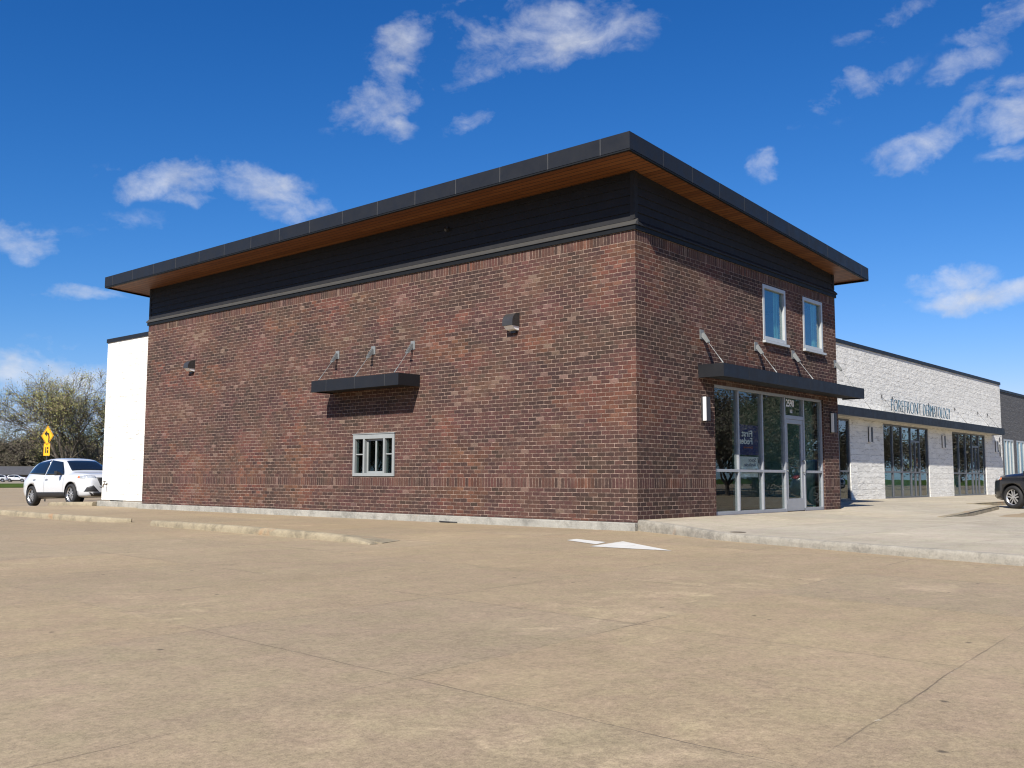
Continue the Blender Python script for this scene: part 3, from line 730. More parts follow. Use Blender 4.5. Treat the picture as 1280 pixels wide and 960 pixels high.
for a, b, z in ((20.1, 24.6, 1.0), (27.9, 30.2, .95)): m1 = MB(); m1.box((a, WY + .5, .1), (b, WY + .56, z)); m1.build('low_partition', M['wall_teal'], WB)
fl = empty('flower_arrangement', (23.9, WY + .45, 1.0), 'yellow and red flower arrangement behind the window of the white building', 'flowers')
m1 = MB(); m1.tube([(23.9, WY + .38, 1.0), (23.9, WY + .38, 1.22)], [.07, .11], 10); m1.build('vase', M['paper'], fl)
M['petal_y'] = plain('yellow_petal', (.75, .55, .03), .6); M['petal_r'] = plain('red_petal', (.5, .03, .03), .6); M['petal_g'] = plain('stem_green', (.06, .16, .03), .6)
for k, (fx, fz, mm) in enumerate(((23.3, 1.32, 'petal_y'), (23.48, 1.5, 'petal_y'), (23.62, 1.28, 'petal_y'), (23.8, 1.42, 'petal_y'), (23.98, 1.56, 'petal_r'), (24.12, 1.33, 'petal_r'), (24.3, 1.48, 'petal_r'), (24.42, 1.3, 'petal_r'))):
    c_ = Vector((fx, WY + .30, fz)); m1 = MB()
    m1.tube([c_ + Vector((0, .05, 0)), c_ + Vector((0, .02, 0)), c_ - Vector((0, .02, 0)), c_ - Vector((0, .05, 0))], [.04, .13, .12, .03], 9)
    fw_ = m1.build('flower', M[mm], fl)
    m1 = MB(); m1.tube([(fx, WY + .33, fz), ((fx + 23.9) / 2, WY + .36, fz * .5 + .62), (23.9 + (fx - 23.9) * .08, WY + .38, 1.18)], .012, 5); m1.build('stem', M['petal_g'], fw_)
slim_light(18.56, WY, 2.06, 2.56, 'slim dark light on white block pier nearest the brick building', 'slim lights on the white piers')
slim_light(26.45, WY, 2.06, 2.54, 'slim dark light on white block pier between the two wide windows', 'slim lights on the white piers')
slim_light(34.15, WY, 2.06, 2.54, 'slim dark light on white block pier at the far right end', 'slim lights on the white piers')
sg = empty('shop_sign', (23.4, 2.5, 3.24), 'thin navy capital letters reading FOREFRONT DERMATOLOGY above the dark canopy', 'sign')
def fit_text(body, x0, x1, z0, z1):
    o = text_mesh('lettering', body, M['letter_navy'], 1., 1., (0, 0, 0), RX, None, .012, bold=-.03)
    xs2 = [v.co.x for v in o.data.vertices]; zs2 = [v.co.z for v in o.data.vertices]
    ax, bx, az, bz = min(xs2), max(xs2), min(zs2), max(zs2)
    for v in o.data.vertices: v.co = Vector((x0 + (v.co.x - ax) / (bx - ax) * (x1 - x0) - 23.4, v.co.y * .9, z0 + (v.co.z - az) / (bz - az) * (z1 - z0) - 3.24))
    o.parent = sg; return o
fit_text('FOREFRONT', 20.12, 23.28, 3.22, 3.66); fit_text('DERMATOLOGY', 23.52, 26.78, 3.22, 3.66)
m1 = MB(); m1.box((20.1, 2.52, 3.14), (26.8, 2.54, 3.17))
for k in range(8): m1.box((20.3 + .9 * k, 2.54, 3.14), (20.33 + .9 * k, 2.745, 3.16))
m1.build('mounting_rail', M['dark_metal'], sg)
vs = empty('wall_placard', (34.9, WY, 2.2), 'small dark vertical placards on the white pier at the far right end', 'placard')
m1 = MB(); m1.box((34.78, WY - .02, 1.85), (34.92, WY - .003, 2.42)); m1.build('plate', M['fixture'], vs); m1 = MB(); m1.box((34.8, WY - .02, 2.55), (34.92, WY - .003, 2.75)); m1.build('plate', M['fixture'], vs)
fd = empty('fire_connection', (34.75, WY, .8), 'dull brass two-way fire hose connection on the white pier', 'hose connection')
m1 = MB(); m1.tube([(34.75, WY - .003, .78), (34.75, WY - .2, .78)], .07, 10); m1.build('stub_pipe', M['brass'], fd, True)
for s in (-1, 1): m1 = MB(); m1.tube([(34.75 + s * .02, WY - .18, .80), (34.75 + s * .14, WY - .32, .84)], [.05, .065], 10); m1.build('outlet', M['brass'], fd, True)
m1 = MB(); m1.tube([(34.75, WY - .13, .78), (34.75, WY - .13, .1)], .03, 8); m1.build('drain_pipe', M['brass'], fd, True)
hb = empty('hose_bib', (.4, 21.33, .5), 'small metal water tap on the white block wall', 'tap')
m1 = MB(); m1.tube([(.398, 21.33, .52), (.27, 21.33, .52), (.25, 21.33, .42)], .022, 8); m1.build('spout', M['brass'], hb, True)
m1 = MB(); m1.tube([(.30, 21.33, .54), (.30, 21.33, .61)], .01, 6); m1.tube([(.30, 21.33, .61), (.30, 21.33, .63)], .05, 10); m1.build('handle', M['brass'], hb)

# dark stone building at the far right
DB = empty('dark_stone_building', (45, 10, 0), 'dark grey rough stone building beyond the white one with pale window bars', 'building')
DY = 3.05; mb = MB()
dh = [(36.75, 38.6, .5, 2.77), (39.1, 42.2, .5, 2.77), (43.5, 47.5, .5, 2.77)]
wall_panel(mb, 'x', DY, WX1 + .04, 60, 0, 5.1, dh, depth=.12); wall_panel(mb, 'y', 60, DY, 21, 0, 5.1); wall_panel(mb, 'x', 21, WX1 + .04, 60, 0, 5.1, flip=True)
mb.build('stone_wall', M['darkstone'], DB)
mb = MB(); mb.box((WX1 + .05, DY - .04, 5.08), (60.04, DY + .25, 5.2)); mb.box((59.7, DY + .2505, 5.08), (60.04, 21.0, 5.2)); mb.build('parapet_cap', M['dark_metal'], DB)
mb = MB(); mb.box((WX1 + .1, DY + .2, 4.9), (59.9, 20.9, 4.98)); mb.build('flat_roof', M['roof'], DB)
mb = MB(); mb.box((WX1 + .2, 7.0, 0.), (59.8, 7.1, 3.2)); mb.box((WX1 + .2, DY + .2, 3.0), (59.8, 6.99, 3.1)); mb.build('interior_wall', M['wall_teal'], DB)
for (a, b, c, d) in dh:
    m1 = MB(); n = max(2, round((b - a) / .72)); f = .1
    for k in range(n + 1):
        x = a + (b - a) * k / n; p, q = (x, x + f) if k == 0 else ((x - f, x) if k == n else (x - f / 2, x + f / 2))
        m1.box((p, DY + .01, c + f), (q, DY + .09, d - f))
    m1.box((a, DY + .012, c), (b, DY + .088, c + f - .0005)); m1.box((a, DY + .012, d - f + .0005), (b, DY + .088, d))
    w = m1.build('window', M['white_alu'], DB)
    m1 = MB(); m1.box((a + .03, DY + .05, c + .03), (b - .03, DY + .058, d - .03)); m1.build('pane', M['glass'], w)
# ------------------------------------------------------------------ ground
def lerp_tab(tab, x):
    if x <= tab[0][0]: return tab[0][1]
    for (a, p), (b, q) in zip(tab, tab[1:]):
        if x <= b: return p + (q - p) * (x - a) / (b - a)
    return tab[-1][1]
HT = [(23, -.2), (27, -.315), (33, -.5), (2000, -.5)]
lot_z = lambda y: lerp_tab(HT, y)
def sheet(name, xs_, ys_, zf, mat, kind='structure'):
    mb = MB(); n = len(xs_)
    mb.add([(x, y, zf(x, y)) for y in ys_ for x in xs_], [(j * n + i, j * n + i + 1, (j + 1) * n + i + 1, (j + 1) * n + i) for j in range(len(ys_) - 1) for i in range(n - 1)])
    return tag(mb.build(name, mat), kind=kind)
sheet('ground', [-1500, 1500], [-1500, 1500], lambda x, y: -.56, M['grass'])
sheet('parking_lot', [-140, -20, 0, 40, 140], [-140, -40, 0, 23, 25, 27, 30, 33, 60, 104], lambda x, y: lot_z(y), M['lot'])
sheet('road', [-400, 400], [176, 300], lambda x, y: -.552, M['road'])
tag(sheet('far_kerb', [-400, 400], [172, 175.5], lambda x, y: -.43, M['walk']))
sheet('grass_verge', [-400, 400], [104.2, 120, 170], lambda x, y: -.47, M['grass'], 'stuff')

# plaza in front of the shops
KL = [(-14, -5.0), (-7.22, -3.07), (-5.38, -2.47), (-4.05, -1.96), (-2.51, -1.40), (-1.2, -.62), (.05, .02)]
xk = lambda y: lerp_tab(KL, y)
pz = lambda y: .025 * y if y > 0 else -.035 * min(-y, 2.5)
YL = [(7.7, -3.0), (18, -1.5), (18.4, -.55), (60, -.55)]
yl = lambda x: lerp_tab(YL, x)
def sm(a, b, x): t = max(0, min(1, (x - a) / (b - a))); return t * t * (3 - 2 * t)
drop = lambda x: .115 * sm(7.7, 12.5, x)
cols = [None, 2.2, 5, 7.7, 8.5, 9.3, 10.5, 12.5, 15, 18, 18.4, 25, 40, 60]
def plaza(mb, rows):
    n = len(cols)
    V = []
    for fn in rows:
        for c_ in cols:
            x_ = 7.7 if c_ is None else c_
            y, dr = fn(x_)
            xx = xk(y) + .06 if c_ is None else c_
            V.append((xx, y, pz(y) - (drop(xx) if dr else 0)))
    mb.add(V, [(j * n + i, (j + 1) * n + i, (j + 1) * n + i + 1, j * n + i + 1) for j in range(len(rows) - 1) for i in range(n - 1)])
mb = MB()
plaza(mb, [(lambda x, t=t: (yl(x) * t, 0)) for t in (0, .2, .4, .6, .8, .95, 1)])
plaza(mb, [(lambda x, t=t: (yl(x) + (-14 - yl(x)) * t, 1)) for t in (0, .08, .2, .35, .55, .75, 1)])
mb.box((LX - .1, 0, -.3), (60, .0001, -.0)) if False else None
mb.add([(LX, 0, 0), (60, 0, 0), (60, 3.2, .08), (LX, 3.2, .08)], [(0, 1, 2, 3)])
tag(mb.build('plaza_pavement', M['walk']), kind='structure')

def kerb(name, pts, mat, w=.15, label=None, cat='kerb', taper=(0, 0), group=None):
    """pts: (x, y, z_bottom, z_top); the face looks to the left of travel"""
    P = [Vector(p[:2]) for p in pts]; fine = []
    for (p, q) in zip(pts, pts[1:]):
        L = (Vector(q[:2]) - Vector(p[:2])).length; n = max(1, int(L / .25))
        for k in range(n): fine.append([a + (b - a) * k / n for a, b in zip(p, q)])
    fine.append(list(pts[-1])); N = len(fine); mb = MB(); V = []
    for i, (x, y, zb, zt) in enumerate(fine):
        a, b = Vector(fine[max(0, i - 1)][:2]), Vector(fine[min(N - 1, i + 1)][:2])
        d = (b - a).normalized(); nr = Vector((-d.y, d.x))
        h = zt - zb
        ji = lambda s: (mnoise.noise(Vector((x * 1.9 + s, y * 1.9, s))) * .018)
        f = min(1., (i + .35) / 2.) if taper[0] else 1.; f *= min(1., (N - 1 - i + .35) / 2.) if taper[1] else 1.
        for (o, z) in ((0, zb - .05), (.0 + ji(1) * .5, zb + h * .45), (-.012 + ji(2) * .6, zb + h * .82 + ji(3) * .3), (-.04 + ji(4) * .4, zt + ji(5) * .25), (-w * f + .02, zt + ji(6) * .2), (-w * f, zb - .05)):
            q = Vector((x, y)) + nr * o; V.append((q.x, q.y, z))
    n = 6
    F = [(i * n + k, i * n + k + 1, (i + 1) * n + k + 1, (i + 1) * n + k) for i in range(N - 1) for k in range(n - 1)] + [tuple(range(n)), tuple(range((N - 1) * n, N * n))]
    mb.add(V, F); o = mb.build(name, mat, None, True)
    md = o.modifiers.new('es', 'EDGE_SPLIT'); md.split_angle = R(50)
    return tag(o, label, cat, group)
kerb('kerb', [(x, y, -.2, pz(y) + .004) for y, x in KL], M['kerb'], .17, 'long grey stained kerb running from the brick corner towards the right foreground')
kerb('kerb', [(LX - .1 + (x - LX + .1), y, pz(y) - drop(x), pz(y) + .012) for x, y in ((60, -.55), (40, -.55), (25, -.55), (18.4, -.55), (18, -1.5), (15, -1.937), (12.5, -2.3), (10.5, -2.592), (9.0, -2.81), (7.9, -2.97))], M['yellow_kerb'], .16, 'low worn kerb ramping down in front of the black car')
kerb('kerb', [(-5.80, .75, -.2, -.19), (-5.74, 1.15, -.2, -.135), (-5.68, 1.6, -.2, -.1), (-5.6, 2.6, -.2, -.085), (-5.5, 4.04, -.2, -.08), (-5.37, 6.01, -.2, -.08), (-5.27, 7.6, -.2, -.085), (-5.16, 8.2, -.2, -.1), (-4.98, 8.5, -.2, -.12), (-4.80, 8.62, -.2, -.13)], M['yellow_kerb'], .16, 'short island kerb with rounded white-painted nose in the drive-through lane')
kerb('kerb', [(-4.75, 9.75, -.2, -.12), (-5.05, 9.95, -.2, -.1), (-5.22, 10.4, -.2, -.085), (-5.29, 11.46, -.2, -.08), (-5.19, 13.66, -.2, -.08), (-5.03, 15.94, -.2, -.08), (-4.9, 19, -.2, -.08), (-4.8, 22.9, -.2, -.08)], M['yellow_kerb'], .16, 'straight island kerb at the left edge beyond the rounded kerb nose')
# concrete island surface behind the near kerb
mb = MB(); tip = [(-5.73, 1.05, -.15), (-5.57, 2.6, -.10), (-5.0, 2.9, -.15), (-4.55, 2.2, -.19), (-4.9, 1.1, -.195), (-5.5, .82, -.19)]
cpt = (-5.3, 1.8, -.14)
mb.add([cpt] + tip + [(x, y, -.22) for x, y, z in tip], [(0, i + 1, (i + 1) % 6 + 1) for i in range(6)] + [(i + 1, i + 7, (i + 1) % 6 + 7, (i + 1) % 6 + 1) for i in range(6)])
tag(mb.build('island_pavement', M['yellow_kerb'], None), kind='structure')
nose = MB(); nose.hexa([(-5.08, 8.25, -.199), (-4.93, 8.53, -.199), (-4.76, 8.62, -.199), (-4.78, 8.5, -.199), (-4.95, 8.2, -.199)], [(-5.06, 8.24, -.093), (-4.92, 8.5, -.10), (-4.77, 8.6, -.11), (-4.8, 8.48, -.11), (-4.97, 8.2, -.093)])
# foundation strip along the brick and block walls
mb = MB(); mb.box((-.13, -.02, -.3), (-.004, 18.25, -.05)); mb.box((.24, 18.252, -.3), (.396, 21.69, -.03)); mb.box((-.02, 18.2505, -.3), (.2395, 18.5, -.03))
tag(mb.build('foundation_strip', M['found'], None, bevel=.015), 'pale concrete foundation strip along the foot of the long brick wall', 'foundation')
kerb('kerb', [(1.5, 26.6, -.33, -.22), (.6, 26.2, -.31, -.19), (.15, 25.0, -.26, -.13), (.05, 23.5, -.215, -.1), (.1, 21.72, -.2, -.07)][::-1], M['yellow_kerb'], .18, 'pale kerb at the foot of the white wing in front of the white car')
# painted arrow and stall line
mb = MB(); z = -.195
mb.face([(-3.04, -.71, z), (-2.69, -.64, z), (-3.0, -1.43, z), (-3.49, -1.61, z)]); mb.face([(-3.9, -1.8, z + .0), (-2.66, -1.51, z), (-3.82, -3.1, z)])
o = mb.build('painted_arrow', M['white_paint']); tag(o, kind='structure')
mb = MB(); mb.face([(-1.35, 22.6, z), (-1.2, 22.6, z), (-.78, 24.4, lot_z(24.4) + .005), (-.93, 24.4, lot_z(24.4) + .005)]); tag(mb.build('painted_line', M['white_paint']), kind='structure')
mb = MB(); mb.tube([(-.17, 4.5, -.18), (-.155, 5.05, -.175)], .012, 6); tag(mb.build('debris_strip', M['plastic']), 'thin dark scrap lying against the foundation strip', 'debris')
mb = MB(); mb.tube([(-.95, -2.55, pz(-2.5) - .01), (-.95, -2.55, pz(-2.5) + .006)], .13, 14); tag(mb.build('drain_cover', M['brass']), 'round rusty cover set in the pavement beside the kerb', 'drain cover')

# ------------------------------------------------------------------ vehicles
def make_suv(pos, heading, pitch, mat, label, group=None):
    root = empty('parked_car', pos, label, 'car', group, (0, 0, 0))
    top = [(-2.40, .60), (-2.37, .92), (-2.30, 1.06), (-2.16, 1.30), (-1.96, 1.52), (-1.72, 1.63), (-1.3, 1.69), (-.7, 1.735), (-.1, 1.73), (.28, 1.68), (.62, 1.52), (.95, 1.31), (1.22, 1.165), (1.45, 1.15), (1.8, 1.125), (2.08, 1.085), (2.24, 1.03), (2.36, .90), (2.40, .64)]
    bot = [(-2.40, .44), (-2.2, .32), (-1.8, .25), (1.9, .24), (2.2, .25), (2.40, .32)]
    wid = [(-2.40, .66), (-2.32, .80), (-2.1, .90), (-1.5, .955), (-.6, .95), (.5, .945), (1.4, .955), (1.9, .93), (2.15, .85), (2.3, .74), (2.40, .6)]
    blt = [(-2.4, .9), (-1.6, 1.10), (.9, 1.04), (1.4, 1.04), (2.1, .97), (2.4, .82)]
    rw = [(-2.4, .6), (-1.8, .58), (-.5, .645), (.3, .63), (.9, .69), (1.4, .74), (2.1, .68), (2.4, .5)]
    xs_ = [-2.40, -2.36, -2.28, -2.15, -1.98, -1.85, -1.65, -1.43, -1.2, -1.0, -.7, -.3, .1, .35, .62, .85, 1.02, 1.22, 1.42, 1.62, 1.85, 2.05, 2.2, 2.3, 2.36, 2.40]
    V = []; K = 10
    for x in xs_:
        zt, zb, w, r_ = lerp_tab(top, x), lerp_tab(bot, x), lerp_tab(wid, x), lerp_tab(rw, x)
        zs = min(lerp_tab(blt, x), zt - .07); r_ = min(r_, w - .06)
        zm = zb + (zs - zb) * .55
        half = [(0, zb), (w * .86, zb), (w * .975, zb + .07), (w, zm), (w * .985, zs - .03), (w * .955, zs + .012), (w * .93 + (r_ - w * .93) * .55, zs + (zt - zs) * .55), (r_ + .02, zt - .055 * min(1, (zt - zs) / .3)), (r_ * .82, zt - .012), (0, zt)]
        ring_ = [(x, -y, z) for y, z in half] + [(x, y, z) for y, z in half[-2:0:-1]]
        V += ring_
    n = 2 * K - 2; F = []
    for i in range(len(xs_) - 1):
        for k in range(n): F.append((i * n + k, i * n + (k + 1) % n, (i + 1) * n + (k + 1) % n, (i + 1) * n + k))
    F += [tuple(range(n))[::-1], tuple(range((len(xs_) - 1) * n, len(xs_) * n))]
    mb = MB(); mb.add(V, F); body = mb.build('body', mat, root, True, local=True)
    md = body.modifiers.new('s', 'SUBSURF'); md.levels = md.render_levels = 1
    dg = bpy.context.evaluated_depsgraph_get(); dg.update()
    me = bpy.data.meshes.new_from_object(body.evaluated_get(dg)); body.modifiers.clear()
    bm = bmesh.new(); bm.from_mesh(me); bvh = BVHTree.FromBMesh(bm); bm.free()
    body.data = me; me.name = 'body'
    # cut the wheel wells
    cut = MB()
    for wx in (1.42, -1.43):
        for s in (-1, 1): cut.tube([(wx, s * .62, .385), (wx, s * 1.2, .385)], .435, 28)
    co = cut.build('cutter', M['plastic'], root, local=True)
    b = body.modifiers.new('b', 'BOOLEAN'); b.object = co; b.operation = 'DIFFERENCE'; b.solver = 'EXACT'
    dg = bpy.context.evaluated_depsgraph_get(); dg.update()
    me2 = bpy.data.meshes.new_from_object(body.evaluated_get(dg)); body.modifiers.clear(); body.data = me2; me2.name = 'body'
    me2.materials.clear(); me2.materials.append(mat); me2.materials.append(M['plastic'])
    for p in me2.polygons:
        c_ = p.center; p.material_index = 0
        for wx in (1.42, -1.43):
            rr = math.hypot(c_.x - wx, c_.z - .385)
            if rr < .437 and abs(c_.y) > .6 and abs(c_.y) < 1 : p.material_index = 1; p.use_smooth = False
    bpy.data.objects.remove(co)
    def patch(name, quad, axis, m, off=.006, nu=10, nv=6, parent=root, lab=None, sgn=1):
        """bilinear quad projected onto the body. axis: 'y' side, 'z' from above, 'x' from the front (sgn -1: from behind)"""
        V = []
        for j in range(nv + 1):
            for i in range(nu + 1):
                u, v = i / nu, j / nv
                p = [(1 - v) * ((1 - u) * quad[0][k] + u * quad[1][k]) + v * ((1 - u) * quad[3][k] + u * quad[2][k]) for k in (0, 1)]
                if axis == 'y': o, d = Vector((p[0], sgn * 3, p[1])), Vector((0, -sgn, 0))
                elif axis == 'z': o, d = Vector((p[0], p[1], 4)), Vector((0, 0, -1))
                else: o, d = Vector((sgn * 4, p[0], p[1])), Vector((-sgn, 0, 0))
                loc, nrm, _, _ = bvh.ray_cast(o, d)
                if loc is None: loc = (V[-1] if V else o)
                else:
                    if nrm.dot(d) > 0: nrm = -nrm
                    loc = loc + nrm * off
                V.append(loc)
        q = MB(); q.add(V, [(j * (nu + 1) + i, j * (nu + 1) + i + 1, (j + 1) * (nu + 1) + i + 1, (j + 1) * (nu + 1) + i) for j in range(nv) for i in range(nu)])
        ob = q.build(name, m, parent, True, local=True)
        sd = ob.modifiers.new('t', 'SOLIDIFY'); sd.thickness = .012; sd.offset = -1
        if lab: ob['label'] = lab
        return ob
    for s in (-1, 1):
        patch('side_window', [(-.42, 1.10), (.90, 1.07), (.36, 1.55), (-.42, 1.645)], 'y', M['car_glass'], sgn=s)
        patch('side_window', [(-1.93, 1.20), (-.47, 1.11), (-.47, 1.645), (-1.50, 1.59)], 'y', M['car_glass'], sgn=s)
        patch('rocker_panel', [(-1.0, .275), (.99, .265), (.99, .46), (-1.0, .50)], 'y', M['plastic'], .012, sgn=s)
        for hx in (-.28, -1.18):
            q = MB(); q.box((hx - .09, s * .955, .945 + (.02 if hx < -1 else 0)), (hx + .09, s * .99, .975 + (.02 if hx < -1 else 0)))
            q.build('door_handle', mat, root, local=True)
        q = MB()
        q.hexa([(.66, s * .93, 1.06), (.80, s * .93, 1.06), (.80, s * 1.13, 1.05), (.70, s * 1.16, 1.05)], [(.66, s * .93, 1.12), (.80, s * .93, 1.14), (.82, s * 1.13, 1.22), (.68, s * 1.16, 1.21)])
        q.build('mirror', M['plastic'], root, bevel=.02, local=True)
        # door seams
        for px, z0_, z1_ in ((-.46, .42, 1.10), (.92, .42, 1.0)): patch('door_seam', [(px, z0_), (px + .012, z0_), (px + .012, z1_), (px, z1_)], 'y', M['plastic'], .002, 1, 8, sgn=s)
        patch('headlight', [(s * .48, .91), (s * .80, .93), (s * .78, 1.025), (s * .50, .99)], 'x', M['head_lens'], .01, 6, 3)
        patch('side_marker', [(1.97, .915), (2.18, .90), (2.12, .985), (1.93, 1.0)], 'y', M['head_lens'], .008, 4, 2, sgn=s)
        patch('turn_lamp', [(1.86, .925), (1.96, .918), (1.93, .99), (1.85, .995)], 'y', M['amber'], .009, 3, 2, sgn=s)
        patch('fog_vent', [(s * .40, .44), (s * .82, .45), (s * .77, .60), (s * .60, .66)], 'x', M['plastic'], .008, 6, 4)
        patch('tail_light', [(s * .45, .98), (s * .82, .96), (s * .78, 1.08), (s * .45, 1.06)], 'x', M['tail'], .008, 6, 3, sgn=-1)
    patch('windshield', [(1.08, -.70), (1.08, .70), (.42, .56), (.42, -.56)], 'z', M['car_glass'], .008, 12, 8)
    patch('rear_window', [(-2.14, -.60), (-2.14, .60), (-1.92, .56), (-1.92, -.56)], 'z', M['car_glass'], .008, 10, 4)
    patch('grille', [(-.36, .66), (.36, .66), (.47, .93), (-.47, .93)], 'x', M['plastic'], .01, 10, 5)
    patch('grille', [(-.28, .54), (.28, .54), (.40, .615), (-.40, .615)], 'x', M['plastic'], .01, 8, 2)
    patch('lower_bumper', [(-.62, .30), (.62, .30), (.72, .42), (-.72, .42)], 'x', M['plastic'], .012, 10, 3)
    patch('rear_bumper', [(-.60, .44), (.60, .44), (.66, .60), (-.66, .60)], 'x', M['plastic'], .012, 10, 3, sgn=-1)
    # wheels
    for wx in (1.42, -1.43):
        for s in (-1, 1):
            prof = [(.25, .0), (.325, -.012), (.36, .02), (.372, .06), (.372, .19), (.36, .23), (.325, .245), (.25, .24)]
            V = []; n = 36
            for k in range(n):
                a_ = 2 * math.pi * k / n
                for r_, y_ in prof: V.append((wx + r_ * math.cos(a_), s * (.945 - y_), .372 + r_ * math.sin(a_)))
            m_ = len(prof); q = MB(); q.add(V, [(k * m_ + j, k * m_ + (j + 1) % m_, ((k + 1) % n) * m_ + (j + 1) % m_, ((k + 1) % n) * m_ + j) for k in range(n) for j in range(m_)])
            w = q.build('wheel', M['rubber'], root, True, local=True)
            q = MB(); yb = s * .80
            q.tube([(wx, s * .74, .372), (wx, s * .745, .372)], .25, 28); q.build('brake_disc', M['plastic'], w, local=True)
            q = MB()
            V = []; 
            for k in range(n):
                a_ = 2 * math.pi * k / n
                for r_, y_ in ((.262, .93), (.268, .90), (.24, .86), (.232, .90)): V.append((wx + r_ * math.cos(a_), s * y_, .372 + r_ * math.sin(a_)))
            q.add(V, [(k * 4 + j, k * 4 + (j + 1) % 4, ((k + 1) % n) * 4 + (j + 1) % 4, ((k + 1) % n) * 4 + j) for k in range(n) for j in range(4)])
            for k in range(5):
                a_ = 2 * math.pi * k / 5 + .3; d = Vector((math.cos(a_), 0, math.sin(a_))); t_ = Vector((-math.sin(a_), 0, math.cos(a_))); c0 = Vector((wx, s * .90, .372))
                for o_ in (-1, 1):
                    p0, p1 = c0 + d * .04 + t_ * o_ * .028, c0 + d * .245 + t_ * o_ * .055
                    q.hexa([p0 - t_ * .018, p0 + t_ * .018, p1 + t_ * .02, p1 - t_ * .02], [v + Vector((0, s * -.03, 0)) for v in (p0 - t_ * .018, p0 + t_ * .018, p1 + t_ * .02, p1 - t_ * .02)])
            q.tube([(wx, s * .87, .372), (wx, s * .915, .372)], .055, 14)
            q.build('rim', M['rim'], w, local=True)
    root.rotation_euler = (0, -pitch, heading)
    return root
R_ = R
white_car = make_suv((1.22, 25.40, -.268), R(-90 + 3), R(1.9), M['car_white'], 'white sport utility car parked beyond the white block wing')
black_car = make_suv((19.39, -3.28, -.185), R(62), R(.4), M['car_black'], 'black sport utility car cut off by the right edge of the frame')
# distant parked cars: copies of the white one in the far lot
def at(px, depth, z):      # image column (1280 wide) -> point at a given depth along the view axis
    return Vector((CAM[0] + depth * (FW[0] + RT[0] * (px - 640) / F_), CAM[1] + depth * (FW[1] + RT[1] * (px - 640) / F_), z))
F_ = 1209.81; CAM = (-15.1234, -10.1307, .7704); RT = (.65809, -.75294); FW = (.74924, .65523)
FWH = FW
for px, dep, ang, lab, mm in ((2, 232, 150, 'silver car in the far lot at the left edge of the frame', M['car_silver']), (27, 240, -35, 'white car in the far lot just left of the white parked car', None)):
    c_ = copy_tree(white_car); c_.location = at(px, dep, -.55); c_.rotation_euler = (0, 0, R(ang)); c_['label'] = lab; c_['group'] = 'distant parked cars'
    if mm:
        for ch in kids(c_):
            if ch.name.startswith('body'): ch.data = ch.data.copy(); ch.data.materials[0] = mm

for x, y, hd, lab, mm in ((47, -13.5, 80, 'white car parked across the lot on the far right', None), (52.5, -14.5, 95, 'silver car parked across the lot on the far right', M['car_silver'])):
    c_ = copy_tree(white_car); c_.location = (x, y, -.2); c_.rotation_euler = (0, 0, R(hd)); c_['label'] = lab; c_['group'] = 'cars parked across the lot'
    if mm:
        for ch in kids(c_):
            if ch.name.startswith('body'): ch.data = ch.data.copy(); ch.data.materials[0] = mm
# ------------------------------------------------------------------ far building
hb_o = at(10, 272, -.55); ang = math.atan2(RT[1], RT[0])
fb = empty('far_building', hb_o, 'long low building with a dark grey roof beyond the far road', 'building', None, (0, 0, ang))
mb = MB(); mb.box((-26, 0, 0), (26, 12, 1.9)); mb.build('wall', M['house_wall'], fb, local=True)
mb = MB(); mb.hexa([(-27, -1, 1.75), (27, -1, 1.75), (27, 6, 4.0), (-27, 6, 4.0)], [(-27, -1, 1.9), (27, -1, 1.9), (27, 6, 4.15), (-27, 6, 4.15)]); mb.hexa([(-27, 6.001, 4.0), (27, 6.001, 4.0), (27, 13, 1.75), (-27, 13, 1.75)], [(-27, 6.001, 4.15), (27, 6.001, 4.15), (27, 13, 1.9), (-27, 13, 1.9)])
rf = mb.build('roof', M['shingle'], fb, local=True)
mb = MB(); mb.box((-27, 5.9, 4.12), (27, 6.1, 4.25)); mb.build('ridge_cap', M['trim'], rf, local=True)

# ------------------------------------------------------------------ warning sign
sp = at(62.5, 50, lot_z(40)); sg2 = empty('road_sign', sp, 'yellow diamond road sign with a black curved arrow on a dark post', 'road sign')
sang = R(-80)
sg2.rotation_euler = (0, 0, sang)
mb = MB(); mb.box((-.035, .012, -.2), (.035, .05, 3.42)); mb.build('post', M['fixture'], sg2, local=True)
def plate(mb, half, z, y0, y1, pts=None):
    P = pts or [(0, half), (half, 0), (0, -half), (-half, 0)]
    mb.hexa([(x, y0, z + q) for x, q in P], [(x, y1, z + q) for x, q in P])
zc = .77 + 50.5 * 50 / F_
mb = MB(); plate(mb, .52, zc - sp.z, -.004, .006); b_ = mb.build('diamond_board', M['sign_yellow'], sg2, local=True)
mb = MB(); 
for (x0, z0, x1, z1, w) in ((.52, 0, 0, .52, .03), (0, .52, -.52, 0, .03), (-.52, 0, 0, -.52, .03), (0, -.52, .52, 0, .03)):
    k = .9; d = Vector((x1 - x0, 0, z1 - z0)).normalized(); nn = Vector((-d.z, 0, d.x)) * .012
    a_, c_ = Vector((x0 * k, -.0075, z0 * k + zc - sp.z)), Vector((x1 * k, -.0075, z1 * k + zc - sp.z))
    mb.hexa([a_ - nn, c_ - nn, c_ + nn, a_ + nn], [q + Vector((0, .003, 0)) for q in (a_ - nn, c_ - nn, c_ + nn, a_ + nn)])
mb.build('border', M['black'], b_, local=True)
mb = MB(); zz = zc - sp.z
arc = [(.14, -.30), (.15, -.08), (.10, .08), (-.03, .12)]
